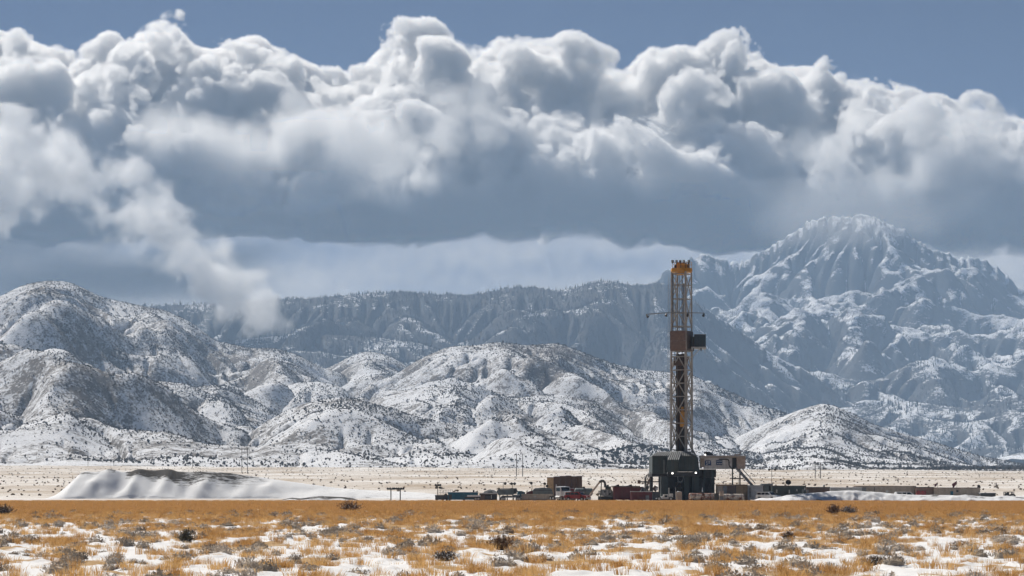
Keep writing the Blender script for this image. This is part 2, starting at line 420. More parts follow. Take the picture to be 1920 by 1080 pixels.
def ground_z(x, d):
    g = GROUND
    return sample_grid(g['z'], g['rows'], g['u0'], g['u1'], g['nu'], np.asarray(x, float), np.asarray(d, float))
def build_haze():
    lo = (-9500, -60, -25); hi = (9500, 14440, HAZE_TOP)
    v = [(x, y, z) for z in (lo[2], hi[2]) for y in (lo[1], hi[1]) for x in (lo[0], hi[0])]
    f = [(0, 2, 3, 1), (4, 5, 7, 6), (0, 1, 5, 4), (2, 6, 7, 3), (0, 4, 6, 2), (1, 3, 7, 5)]
    m, nt, out = new_mat('haze')
    pv = node(nt, 'ShaderNodeVolumePrincipled')
    pv.inputs['Color'].default_value = (*HAZE_COLOR, 1)
    pv.inputs['Density'].default_value = HAZE_DENSITY
    pv.inputs['Density Attribute'].default_value = ''
    pv.inputs['Anisotropy'].default_value = 0.0
    nt.links.new(pv.outputs[0], out.inputs['Volume'])
    o = mesh_np('haze', v, f, m, smooth=False)
    tag(o, 'pale blue haze over the plain and mountains', kind='stuff')
HAZE_TOP = 1560.0
HAZE_DENSITY = 5.8e-5
HAZE_COLOR = (0.46, 0.655, 0.92)
# ------------------------------------------------------------------ clouds (real volumes, lit by the sun)
def volume_object(name, dens, lo, hi, sigma, anis, color=(1, 1, 1)):
    """a volume object whose grid is the numpy array dens[x, y, z] between the world points lo and hi"""
    nx, ny, nz = dens.shape
    flat = np.ascontiguousarray(dens, np.float32).ravel()
    me = bpy.data.meshes.new(name)
    me.vertices.add(flat.size)
    at = me.attributes.new('dens', 'FLOAT', 'POINT')
    at.data.foreach_set('value', flat)
    o = bpy.data.objects.new(name, me)
    COL.objects.link(o)
    m, nt, out = new_mat(name)
    pv = node(nt, 'ShaderNodeVolumePrincipled')
    pv.inputs['Color'].default_value = (*color, 1)
    pv.inputs['Density'].default_value = sigma
    pv.inputs['Density Attribute'].default_value = 'density'
    pv.inputs['Anisotropy'].default_value = anis
    nt.links.new(pv.outputs[0], out.inputs['Volume'])
    g = bpy.data.node_groups.new(name, 'GeometryNodeTree')
    g.interface.new_socket('Geometry', in_out='INPUT', socket_type='NodeSocketGeometry')
    g.interface.new_socket('Geometry', in_out='OUTPUT', socket_type='NodeSocketGeometry')
    gi = g.nodes.new('NodeGroupInput'); go = g.nodes.new('NodeGroupOutput')
    pos = g.nodes.new('GeometryNodeInputPosition')
    sub = node(g, 'ShaderNodeVectorMath', operation='SUBTRACT'); sub.inputs[1].default_value = lo
    mul = node(g, 'ShaderNodeVectorMath', operation='MULTIPLY')
    mul.inputs[1].default_value = [(n - 1) / (h - l) for n, h, l in zip(dens.shape, hi, lo)]
    g.links.new(pos.outputs[0], sub.inputs[0]); g.links.new(sub.outputs[0], mul.inputs[0])
    rnd = node(g, 'ShaderNodeVectorMath', operation='ADD'); rnd.inputs[1].default_value = (0.5, 0.5, 0.5)
    flo = node(g, 'ShaderNodeVectorMath', operation='FLOOR')
    g.links.new(mul.outputs[0], rnd.inputs[0]); g.links.new(rnd.outputs[0], flo.inputs[0])
    sep = g.nodes.new('ShaderNodeSeparateXYZ'); g.links.new(flo.outputs[0], sep.inputs[0])
    def toint(s):
        n = node(g, 'FunctionNodeFloatToInt', rounding_mode='ROUND'); g.links.new(s, n.inputs[0]); return n.outputs[0]
    def im(op, a, b):
        n = node(g, 'FunctionNodeIntegerMath', operation=op)
        for k, v in enumerate((a, b)):
            if isinstance(v, int): n.inputs[k].default_value = v
            else: g.links.new(v, n.inputs[k])
        return n.outputs[0]
    idx = im('ADD', im('MULTIPLY', im('ADD', im('MULTIPLY', toint(sep.outputs[0]), ny), toint(sep.outputs[1])), nz), toint(sep.outputs[2]))
    na = node(g, 'GeometryNodeInputNamedAttribute', data_type='FLOAT'); na.inputs['Name'].default_value = 'dens'
    si = node(g, 'GeometryNodeSampleIndex', data_type='FLOAT', domain='POINT')
    g.links.new(gi.outputs[0], si.inputs['Geometry'])
    g.links.new(na.outputs[0], si.inputs['Value'])
    g.links.new(idx, si.inputs['Index'])
    vc = g.nodes.new('GeometryNodeVolumeCube')
    vc.inputs['Min'].default_value = lo; vc.inputs['Max'].default_value = hi
    vc.inputs['Resolution X'].default_value = nx
    vc.inputs['Resolution Y'].default_value = ny
    vc.inputs['Resolution Z'].default_value = nz
    g.links.new(si.outputs[0], vc.inputs['Density'])
    sm = g.nodes.new('GeometryNodeSetMaterial'); sm.inputs['Material'].default_value = m
    g.links.new(vc.outputs[0], sm.inputs['Geometry'])
    g.links.new(sm.outputs[0], go.inputs[0])
    md = o.modifiers.new('volume', 'NODES'); md.node_group = g
    return o

VOX = 12.5
def build_clouds():
    lo = np.array([-3850.0, 14490.0, 1420.0]); hi = np.array([3850.0, 17900.0, 3250.0])
    n = np.round((hi - lo) / VOX).astype(int) + 1
    X = np.linspace(lo[0], hi[0], n[0], dtype=np.float32); Y = np.linspace(lo[1], hi[1], n[1], dtype=np.float32); Z = np.linspace(lo[2], hi[2], n[2], dtype=np.float32)
    f = np.zeros(n, np.float32); KS = 38.0          # f gathers exp(distance / KS): a smooth union
    def puff(x, y, d, r, sy=1.0, sz=1.0, k=1.0):
        """x, y, r in photograph pixels, d in metres"""
        c = px(x, y, d); R = r / FPX * d
        ext = (R * 1.4, R * 1.4 * sy, R * 1.4 * sz)
        sl = []
        for a, arr in enumerate((X, Y, Z)):
            i0 = np.searchsorted(arr, c[a] - ext[a]); i1 = np.searchsorted(arr, c[a] + ext[a])
            if i1 <= i0: return
            sl.append(slice(i0, i1))
        q = np.sqrt(((X[sl[0]] - c.x) / R)[:, None, None] ** 2 + ((Y[sl[1]] - c.y) / (R * sy))[None, :, None] ** 2 + ((Z[sl[2]] - c.z) / (R * sz))[None, None, :] ** 2)
        v = (1 - q) * R * k
        f[tuple(sl)] += np.exp(np.clip(v, -150, 260) / KS)
    rng = np.random.default_rng(7)
    top = np.array([(-400, 120), (-200, 70), (0, 62), (60, 75), (120, 118), (180, 115), (240, 70), (270, 48), (340, 48), (380, 95), (440, 95), (500, 95), (560, 110), (620, 135),
                    (700, 132), (745, 95), (800, 55), (850, 90), (890, 108), (930, 88), (1000, 76), (1090, 74), (1150, 98), (1290, 90), (1360, 86), (1400, 105), (1450, 130), (1600, 136),
                    (1680, 158), (1740, 195), (1800, 230), (1860, 225), (1920, 245), (2050, 250), (2300, 200)], float)
    RIDGE, FOOT = 17000.0, 14900.0            # ridge of the bank, its front foot
    for x in np.arange(-350, 2320, 42):  # the sloping front of the bank, from the ridge down to the foot
        yt = np.interp(x, top[:, 0], top[:, 1])
        for s in (0.0, 0.15, 0.3, 0.45, 0.6, 0.75, 0.9):
            r = rng.uniform(40, 78) * (1.0 - 0.15 * s)
            yf = 372 + 16 * rng.standard_normal()
            yy = yt + (r if s == 0 else r * 0.8) + (yf - yt - r) * s
            puff(x + rng.uniform(-20, 20), yy + (rng.uniform(-12, 16) if s else 4), RIDGE + (FOOT - RIDGE) * s + rng.uniform(-130, 130), r, 1.3)
    for x in np.arange(-380, 2340, 60):  # the body behind
        yt = np.interp(x, top[:, 0], top[:, 1])
        for d in (15700, 16200, 16700, 17200, 17500):
            yc = yt + 130 + (17000 - min(d, 17000)) * 0.11
            puff(x, max(yc, 322) + rng.uniform(-12, 12), d, 125, 1.0, 0.95)
    lobes = [  # the tall rolls at the left, hand placed: (x, y, r) chains from crest to foot
        [(342, 78, 40), (300, 84, 48), (268, 110, 56), (240, 160, 62), (215, 215, 62), (200, 262, 52)],
        [(445, 128, 42), (410, 150, 50), (375, 190, 52), (350, 236, 46)],
        [(520, 118, 36), (485, 138, 42), (462, 165, 38)],
        [(205, 112, 36), (185, 150, 40), (165, 195, 44), (150, 240, 40)],
        [(40, 105, 54), (20, 165, 62), (10, 235, 66), (70, 190, 56), (105, 150, 46), (110, 215, 46), (85, 250, 40)],
        [(805, 92, 44), (760, 118, 36), (842, 104, 34), (800, 128, 48)],
        [(960, 150, 62), (1080, 140, 66), (900, 190, 60)],
        [(1230, 160, 66), (1340, 158, 70), (1430, 195, 66), (1290, 205, 60)],
        [(1560, 205, 70), (1640, 215, 66), (1480, 245, 60)],
    ]
    for li, ch in enumerate(lobes):
        for k, (x, y, r) in enumerate(ch):
            puff(x, y, 16050 - 190 * k + (li % 3) * 60, r, 1.25)
    for x, y, r, d in [(1165, 268, 30, 14900), (1205, 286, 28, 14880), (1250, 303, 26, 14860), (1295, 318, 22, 14860), (1335, 334, 19, 14850), (1375, 348, 15, 14850), (1412, 362, 11, 14840),
                       (1530, 268, 38, 14980), (1575, 300, 36, 14960), (1545, 318, 26, 14940), (1625, 322, 36, 14960), (1680, 345, 36, 14960), (1740, 352, 40, 15000), (1800, 350, 46, 15050), (1880, 360, 56, 15100), (1960, 360, 60, 15100),
                       (1720, 255, 52, 15300), (1800, 290, 50, 15200), (1880, 290, 52, 15250), (1845, 205, 34, 15700), (1880, 225, 36, 15600),
                       (380, 300, 52, 15000), (300, 300, 56, 14950), (230, 330, 60, 14900), (120, 320, 70, 14900), (30, 330, 70, 14900), (560, 270, 60, 15150), (680, 260, 62, 15200), (800, 250, 60, 15250), (640, 320, 40, 14950)]:
        puff(x, y, d, r, 1.2)
    f = np.log(f + 1e-4) * KS - 18.0
    # billows and frayed edges
    def bn(cell, seed): return lattice_noise(n, (cell / VOX,) * 3, seed)
    nx, ny, nz = (int(k) for k in n)
    ix = np.clip(np.arange(nx, dtype=np.int32)[:, None, None] + (bn(420, 61) * 3.5 + bn(200, 62) * 4.0).astype(np.int32), 0, nx - 1)
    iz = np.clip(np.arange(nz, dtype=np.int32)[None, None, :] + (bn(420, 63) * 2.5 + bn(200, 64) * 3.4).astype(np.int32), 0, nz - 1)
    iy = np.arange(ny, dtype=np.int32)[None, :, None]
    f = f.ravel()[(ix * ny + iy) * nz + iz]
    del ix, iz
    soft = np.clip((np.linspace(lo[0], hi[0], n[0]) - 300) / 2600, 0, 1)[:, None, None].astype(np.float32)   # the right of the bank is more frayed
    f0 = f.copy()
    f += (np.abs(bn(330, 1)) - 0.75) * 105
    f += (np.abs(bn(150, 2)) - 0.75) * (78 - 10 * soft)
    f += (np.abs(bn(72, 3)) - 0.75) * (50 + 4 * soft)
    f += (np.abs(bn(40, 4)) - 0.75) * (32 + 6 * soft) + bn(46, 14) * (6 + 14 * soft)
    f += bn(20, 5) * (11 + 8 * soft)
    f = np.where(f0 > -28, f, -50); del f0
    # flat base
    base = 1590.0 + 45 * lattice_noise(n[:2], (40, 40), 11)[:, :, None] + 14 * lattice_noise(n[:2], (9, 9), 12)[:, :, None]
    f = np.minimum(f, (Z[None, None, :] - base) * 0.22)
    edge = 22 + 110 * np.clip(0.2 + 0.5 * lattice_noise(n, (620 / VOX, 500 / VOX, 420 / VOX), 71) + 0.3 * soft, 0, 1) ** 1.3     # torn in places, crisp in others
    dens = np.clip(f / edge, 0, 1) ** 1.15
    # thin torn veils drifting in front of the bank
    q = int(np.searchsorted(Y, 15150)); nw = (n[0], q, n[2])
    f = np.full(nw, -300.0, np.float32)
    for x, y, r in [(380, 300, 74), (300, 285, 74), (460, 275, 74), (560, 265, 80), (650, 285, 74), (740, 275, 66), (830, 245, 64), (240, 315, 64), (150, 290, 60), (1000, 255, 52), (920, 235, 56), (1170, 270, 46), (1225, 292, 42), (1280, 314, 36), (1335, 334, 30), (1385, 352, 24), (1425, 364, 16),
                    (1545, 285, 52), (1640, 318, 54), (1740, 338, 62), (1850, 338, 74), (1940, 330, 80), (1700, 240, 60), (1830, 230, 50)]:
        c = px(x, y, 14830); R = r / FPX * 14830
        d3 = np.sqrt(((X - c.x) / R)[:, None, None] ** 2 + ((Y[:q] - c.y) / (R * 1.1))[None, :, None] ** 2 + ((Z - c.z) / R)[None, None, :] ** 2)
        np.maximum(f, (1 - d3) * R, out=f)
    for cell, amp, sd in ((300, 52, 31), (130, 46, 32), (62, 30, 33), (32, 18, 34)):
        f += lattice_noise(nw, (cell / VOX,) * 3, sd) * amp
    wisp = np.clip(f / 170, 0, 1) ** 1.4 * 0.22
    dens[:, :q, :] = np.maximum(dens[:, :q, :], wisp)
    for ax in range(3):
        sl = [slice(None)] * 3; sl[ax] = 0; dens[tuple(sl)] = 0; sl[ax] = -1; dens[tuple(sl)] = 0
    o = volume_object('clouds', dens, tuple(lo), tuple(hi), CLOUD_SIGMA, CLOUD_ANIS)
    tag(o, 'long bank of white cumulus clouds with dark grey base above the mountains', 'clouds', kind='stuff')
CLOUD_SIGMA, CLOUD_ANIS = 0.036, 0.5

def build_mist():
    """the bright scarf of mist that trails down from the cloud bank onto the ridge at the left"""
    D0, V = 8900.0, 6.5
    lo = np.array([-1950.0, D0 - 640, 500.0]); hi = np.array([-640.0, D0 + 190, 1270.0])
    n = np.round((hi - lo) / V).astype(int) + 1
    X, Y, Z = (np.linspace(l, h, k, dtype=np.float32) for l, h, k in zip(lo, hi, n))
    path = [(-60, 250, 62), (0, 285, 66), (60, 312, 64), (120, 330, 58), (180, 345, 52), (235, 372, 50), (285, 400, 50), (325, 432, 48), (355, 468, 48), (385, 505, 46), (410, 540, 48), (440, 572, 46), (468, 592, 40), (500, 602, 34), (535, 604, 26)]
    f = np.full(n, -200.0, np.float32)
    pts = []
    for (a, b) in zip(path[:-1], path[1:]):
        for k in range(4):
            q = k / 4; pts.append([a[i] + (b[i] - a[i]) * q for i in range(3)])
    for x, y, r in pts:
        c = px(x, y, D0 - 0.85 * (540 - x)); R = 1.22 * r / FPX * D0
        q = np.sqrt(((X - c.x) / R)[:, None, None] ** 2 + ((Y - c.y) / (R * 1.1))[None, :, None] ** 2 + ((Z - c.z) / R)[None, None, :] ** 2)
        np.maximum(f, (1 - q) * R, out=f)
    def bn(cell, seed): return lattice_noise(n, (cell / V,) * 3, seed)
    f += bn(150, 1) * 34 + bn(70, 2) * 34 + bn(34, 3) * 26 + bn(17, 5) * 14 + bn(12, 4) * 7
    d = np.clip(f / 100, 0, 1) ** 1.5
    for ax in range(3):
        sl = [slice(None)] * 3; sl[ax] = 0; d[tuple(sl)] = 0; sl[ax] = -1; d[tuple(sl)] = 0
    o = volume_object('mist', d, tuple(lo), tuple(hi), 0.02, 0.35)
    tag(o, 'bright scarf of mist trailing down onto the ridge behind the big left hill', kind='stuff')

def soft_layer(name, lo, hi, V, shape, sigma, label, seed):
    n = np.round((np.array(hi) - np.array(lo)) / V).astype(int) + 1
    X, Y, Z = (np.linspace(l, h, k, dtype=np.float32) for l, h, k in zip(lo, hi, n))
    d = np.clip(shape(X[:, None, None], Y[None, :, None], Z[None, None, :], n, V), 0, 1).astype(np.float32)
    for ax in range(3):
        sl = [slice(None)] * 3; sl[ax] = 0; d[tuple(sl)] = 0; sl[ax] = -1; d[tuple(sl)] = 0
    return tag(volume_object(name, d, tuple(lo), tuple(hi), sigma, 0.4), label, kind='stuff')

def build_far_clouds():
    """pale sunlit layer far behind the bank, seen under its base; and the cap that veils the summit"""
    def far(X, Y, Z, n, V):
        v = lattice_noise(n, (1500 / V, 700 / V, 130 / V), 3) + .7 * lattice_noise(n, (500 / V, 400 / V, 70 / V), 4)
        edge = smoothstep(1150, 1500, Z) * smoothstep(2450, 1900, Z)
        return edge * smoothstep(20400, 21000, Y) * smoothstep(23000, 22000, Y) * np.clip(.5 + .38 * v, 0.05, 1)
    soft_layer('far_clouds', (-6500, 20300, 1100), (6500, 23100, 2500), 42.0, far, 0.0014, 'pale layer of distant cloud in the gap under the dark cloud base', 3)
    def left(X, Y, Z, n, V):
        v = lattice_noise(n, (600 / V, 500 / V, 180 / V), 8) + .6 * lattice_noise(n, (200 / V, 200 / V, 90 / V), 9)
        return smoothstep(-1150, -2100, X + 150 * v) * smoothstep(1130, 1330, Z) * smoothstep(1700, 1500, Z) * np.clip(.6 + .4 * v, .05, 1) * smoothstep(15400, 15900, Y) * smoothstep(17000, 16500, Y)
    soft_layer('low_cloud', (-4300, 15350, 1110), (-950, 17050, 1720), 34.0, left, 0.0035, 'grey lower cloud behind the top of the big left hill', 8)
    c = px(1590, 400, 12700)
    def cap(X, Y, Z, n, V):
        v = lattice_noise(n, (220 / V,) * 3, 5) + .7 * lattice_noise(n, (90 / V,) * 3, 6)
        q = ((X - c.x) / 800) ** 2 + ((Y - 12700) / 260) ** 2 + ((Z - 1400) / 170) ** 2
        return np.clip(1.1 - q + .35 * v, 0, 1) ** 1.5
    soft_layer('summit_mist', (c.x - 1100, 12380, 1180), (c.x + 1100, 13020, 1550), 18.0, cap, 0.0011, 'thin cloud veiling the top of the snowy mountain', 5)
# ------------------------------------------------------------------ vegetation
def scatter(name, pts, scl, rot, template_mesh, mat, label):
    """ONE object of uncountable plants: every point carries a copy of the template"""
    pts = np.asarray(pts, np.float32)
    me = bpy.data.meshes.new(name)
    me.vertices.add(len(pts)); me.vertices.foreach_set('co', pts.ravel())
    a = me.attributes.new('scl', 'FLOAT_VECTOR', 'POINT'); a.data.foreach_set('vector', np.asarray(scl, np.float32).ravel())
    a = me.attributes.new('rot', 'FLOAT_VECTOR', 'POINT'); a.data.foreach_set('vector', np.asarray(rot, np.float32).ravel())
    o = bpy.data.objects.new(name, me); COL.objects.link(o)
    if mat and not template_mesh.materials: template_mesh.materials.append(mat)
    t = bpy.data.objects.new(name + '_source', template_mesh)
    g = bpy.data.node_groups.new(name, 'GeometryNodeTree')
    g.interface.new_socket('Geometry', in_out='INPUT', socket_type='NodeSocketGeometry')
    g.interface.new_socket('Geometry', in_out='OUTPUT', socket_type='NodeSocketGeometry')
    gi = g.nodes.new('NodeGroupInput'); go = g.nodes.new('NodeGroupOutput')
    oi = g.nodes.new('GeometryNodeObjectInfo'); oi.inputs['Object'].default_value = t; oi.inputs['As Instance'].default_value = True
    ip = g.nodes.new('GeometryNodeInstanceOnPoints')
    n1 = node(g, 'GeometryNodeInputNamedAttribute', data_type='FLOAT_VECTOR'); n1.inputs['Name'].default_value = 'scl'
    n2 = node(g, 'GeometryNodeInputNamedAttribute', data_type='FLOAT_VECTOR'); n2.inputs['Name'].default_value = 'rot'
    er = g.nodes.new('FunctionNodeEulerToRotation')
    g.links.new(gi.outputs[0], ip.inputs['Points']); g.links.new(oi.outputs['Geometry'], ip.inputs['Instance'])
    g.links.new(n2.outputs[0], er.inputs[0]); g.links.new(er.outputs[0], ip.inputs['Rotation']); g.links.new(n1.outputs[0], ip.inputs['Scale'])
    g.links.new(ip.outputs[0], go.inputs[0])
    o.modifiers.new('copies', 'NODES').node_group = g
    tag(o, label, kind='stuff')
    return o

def foliage_mat(name, c1, c2, translucent=0.0, noise=None):
    m, nt, out = new_mat(name)
    L = nt.links.new
    oi = node(nt, 'ShaderNodeObjectInfo')
    mx = node(nt, 'ShaderNodeMix', data_type='RGBA'); mx.inputs[6].default_value = (*c1, 1); mx.inputs[7].default_value = (*c2, 1)
    L(oi.outputs['Random'], mx.inputs[0])
    d = node(nt, 'ShaderNodeBsdfDiffuse'); L(mx.outputs[2], d.inputs[0])
    sh = d.outputs[0]
    if translucent:
        t = node(nt, 'ShaderNodeBsdfTranslucent'); L(mx.outputs[2], t.inputs[0])
        ms = node(nt, 'ShaderNodeMixShader', i_0=translucent); L(d.outputs[0], ms.inputs[1]); L(t.outputs[0], ms.inputs[2]); sh = ms.outputs[0]
    L(sh, out.inputs['Surface'])
    return m

def clump_mesh(name, seed, lobes=7):
    """an uneven bush made of jagged lumps, about 1 m wide and 1 m high"""
    r = random.Random(seed)
    V, F = [], []
    for k in range(lobes):
        a = r.uniform(0, 6.28); q = r.uniform(0, .32); cz = r.uniform(.25, .68); s = r.uniform(.17, .30)
        c = Vector((math.cos(a) * q, math.sin(a) * q, cz))
        b = len(V)
        ring = 4
        V.append(c + Vector((0, 0, s * r.uniform(.9, 1.5))))
        for j in range(ring):
            w = 6.28 * j / ring + r.uniform(-.3, .3); V.append(c + Vector((math.cos(w) * s, math.sin(w) * s, r.uniform(-.12, .14))))
        V.append(c - Vector((0, 0, min(cz, s * 1.3))))
        for j in range(ring):
            F += [(b, b + 1 + j, b + 1 + (j + 1) % ring), (b + 5, b + 1 + (j + 1) % ring, b + 1 + j)]
    return mesh_np(name, V, F, smooth=False, link=False)

def conifer_mesh(name, seed):
    r = random.Random(seed)
    V, F = [], []
    for k in range(4):
        z0 = .05 + k * .22; z1 = z0 + .36 - k * .015; R = .20 * (1 - k * .22) + .02
        b = len(V); n = 6
        V.append(Vector((r.uniform(-.01, .01), r.uniform(-.01, .01), min(z1, 1.0))))
        for j in range(n):
            w = 6.28 * j / n + r.uniform(-.3, .3); q = R * r.uniform(.7, 1.2)
            V.append(Vector((math.cos(w) * q, math.sin(w) * q, z0 + r.uniform(-.04, .05))))
        F += [(b, b + 1 + j, b + 1 + (j + 1) % n) for j in range(n)]
    return mesh_np(name, V, F, smooth=False, link=False)

def grass_mesh(name, seed, blades, h, spread, lean, width):
    r = random.Random(seed)
    V, F = [], []
    for k in range(blades):
        a = r.uniform(0, 6.28); q = spread * math.sqrt(r.random()) * .5
        x, y = math.cos(a) * q, math.sin(a) * q
        hh = h * r.uniform(.45, 1.0); la = a + r.uniform(-.8, .8); ln = lean * r.uniform(.2, 1.0) * hh
        dx, dy = math.cos(la) * ln, math.sin(la) * ln
        w = width * r.uniform(.6, 1.2); wa = r.uniform(0, 3.14); wx, wy = math.cos(wa) * w, math.sin(wa) * w
        b = len(V)
        V += [(x - wx, y - wy, -.02), (x + wx, y + wy, -.02), (x + dx * .35 - wx * .8, y + dy * .35 - wy * .8, hh * .6), (x + dx * .35 + wx * .8, y + dy * .35 + wy * .8, hh * .6), (x + dx, y + dy, hh)]
        F += [(b, b + 1, b + 3), (b, b + 3, b + 2), (b + 2, b + 3, b + 4)]
    return mesh_np(name, V, F, smooth=False, link=False)

def rot_scl(n, r, smin, smax, zvar=.25, tilt=.12):
    s = r.uniform(smin, smax, n)
    scl = np.stack([s * r.uniform(.85, 1.2, n), s * r.uniform(.85, 1.2, n), s * r.uniform(1 - zvar, 1 + zvar, n)], 1)
    rot = np.stack([r.uniform(-tilt, tilt, n), r.uniform(-tilt, tilt, n), r.uniform(0, 6.28, n)], 1)
    return scl, rot

def grid_normal_x(z, X):
    gx = np.gradient(z, axis=1) / np.gradient(X, axis=1)
    return gx

def build_shrubs(Hd):
    U, D, X, z = Hd
    rows = D[:, 0]; r = np.random.default_rng(12)
    gx = grid_normal_x(z, X)
    n = 900000
    u = r.uniform(-250, 2170, n); d = np.sqrt(r.uniform(2450.0**2, 6000.0**2, n)); x = (u - CX) / FPX * d
    zz = sample_grid(z, rows, U[0, 0], U[0, -1], U.shape[1], x, d)
    sl = sample_grid(gx, rows, U[0, 0], U[0, -1], U.shape[1], x, d)
    cov = 0.34 + 0.34 * fbm(x / 260, d / 260, 41, 4) + 0.25 * fbm(x / 45, d / 45, 42, 3) + 0.55 * np.clip(-sl, -0.5, .6)
    cov *= 0.35 + 0.65 * smoothstep(2600, 3300, d + 300 * vnoise(x / 250, d / 250, 9))
    cov *= 0.35 + 1.1 * smoothstep(-.25, .45, fbm(x / 110, d / 150, 46, 4))
    keep = r.random(n) < cov * 1.5
    x, d, zz = x[keep], d[keep], zz[keep]
    n = len(x)
    big = fbm(x / 200, d / 200, 44, 3) > 0.32
    scl, rot = rot_scl(n, r, 0.9, 2.5)
    scl[big] *= 1.35
    scl *= (0.75 + 0.9 * r.random(n) ** 4)[:, None]
    m = foliage_mat('hill_shrub_leaves', (0.055, 0.045, 0.035), (0.11, 0.09, 0.07))
    print('shrubs', n)
    k = n // 2
    scatter('hill_shrubs', np.stack([x, d, zz - .15], 1)[:k], scl[:k], rot[:k], clump_mesh('hill_shrub', 3), m, 'dark low shrubs speckling the snowy foothills')
    scatter('hill_brush', np.stack([x, d, zz - .15], 1)[k:], scl[k:], rot[k:], clump_mesh('hill_brush', 8, 5), m, 'dark sage brush scattered over the snowy foothills')
    # a dark stand of trees at the foot of the hills behind the rig, and along one crest
    P = []
    for (u0, u1, d0, d1, cnt, fr) in [(1130, 1260, 2740, 3000, 300, 1), (1330, 1490, 4850, 5080, 700, 1), (1600, 1900, 2680, 2900, 120, .5), (1380, 1930, 3000, 3200, 160, .5), (1040, 1180, 4880, 5000, 300, .8)]:
        uu = r.uniform(u0, u1, cnt); dd = r.uniform(d0, d1, cnt)
        ok = r.random(cnt) < fr * (0.75 + 0.6 * vnoise(uu / 18, dd / 60, 5))
        P.append(np.stack([(uu[ok] - CX) / FPX * dd[ok], dd[ok]], 1))
    P = np.concatenate(P)
    zz = sample_grid(z, rows, U[0, 0], U[0, -1], U.shape[1], P[:, 0], P[:, 1])
    scl, rot = rot_scl(len(P), r, 2.6, 5.6)
    scatter('tree_stands', np.column_stack([P, zz - .3]), scl, rot, clump_mesh('stand_tree', 21, 9), foliage_mat('stand_leaves', (0.03, 0.033, 0.03), (0.06, 0.055, 0.045)), 'dark stands of low trees along the foot of the hills')

def build_forest(Md):
    U, D, X, z = Md
    rows = D[:, 0]; r = np.random.default_rng(5)
    n = 420000
    u = r.uniform(150, 2100, n); d = np.sqrt(r.uniform(7600.0**2, 13200.0**2, n)); x = (u - CX) / FPX * d
    a = (rows, U[0, 0], U[0, -1], U.shape[1])
    zz = sample_grid(z, *a, x, d)
    ridge = smoothstep(1330, 1180, u) + 0.0
    cov = ridge * (0.62 + 0.5 * fbm(x / 330, d / 330, 61, 4)) + (1 - ridge) * (0.30 + 0.75 * fbm(x / 420, d / 420, 62, 4) - 0.25 * smoothstep(500, 1050, zz))
    keep = r.random(n) < cov * 0.55
    x, d, zz, u = x[keep], d[keep], zz[keep], u[keep]
    scl, rot = rot_scl(len(x), r, 11, 23, tilt=.03)
    scl *= np.where(d > 11000, .55, .62)[:, None]
    print('forest', len(x))
    m = foliage_mat('conifer_needles', (0.022, 0.028, 0.03), (0.05, 0.055, 0.055))
    scatter('forest', np.column_stack([x, d, zz - .8]), scl, rot, conifer_mesh('conifer', 2), m, 'dark conifer forest on the ridge and lower mountain slopes')

def build_plain_shrubs():
    r = np.random.default_rng(15)
    n = 26000
    u = r.uniform(-250, 2170, n); d = r.uniform(640, 2600, n); x = (u - CX) / FPX * d
    cov = 0.25 + 0.8 * vnoise(x / 60, d / 26, 71) + .3 * vnoise(x / 14, d / 14, 72)
    keep = r.random(n) < np.clip(cov, .02, 1) * .42
    x, d = x[keep], d[keep]
    scl, rot = rot_scl(len(x), r, .45, 1.25)
    scl[:, 2] *= .7
    scatter('plain_brush', np.column_stack([x, d, ground_z(x, d) - .08]), scl, rot, clump_mesh('plain_bush', 31), foliage_mat('plain_brush_leaves', (0.14, 0.105, 0.075), (0.30, 0.24, 0.17)), 'low brown brush dotting the snowy plain behind the rig')

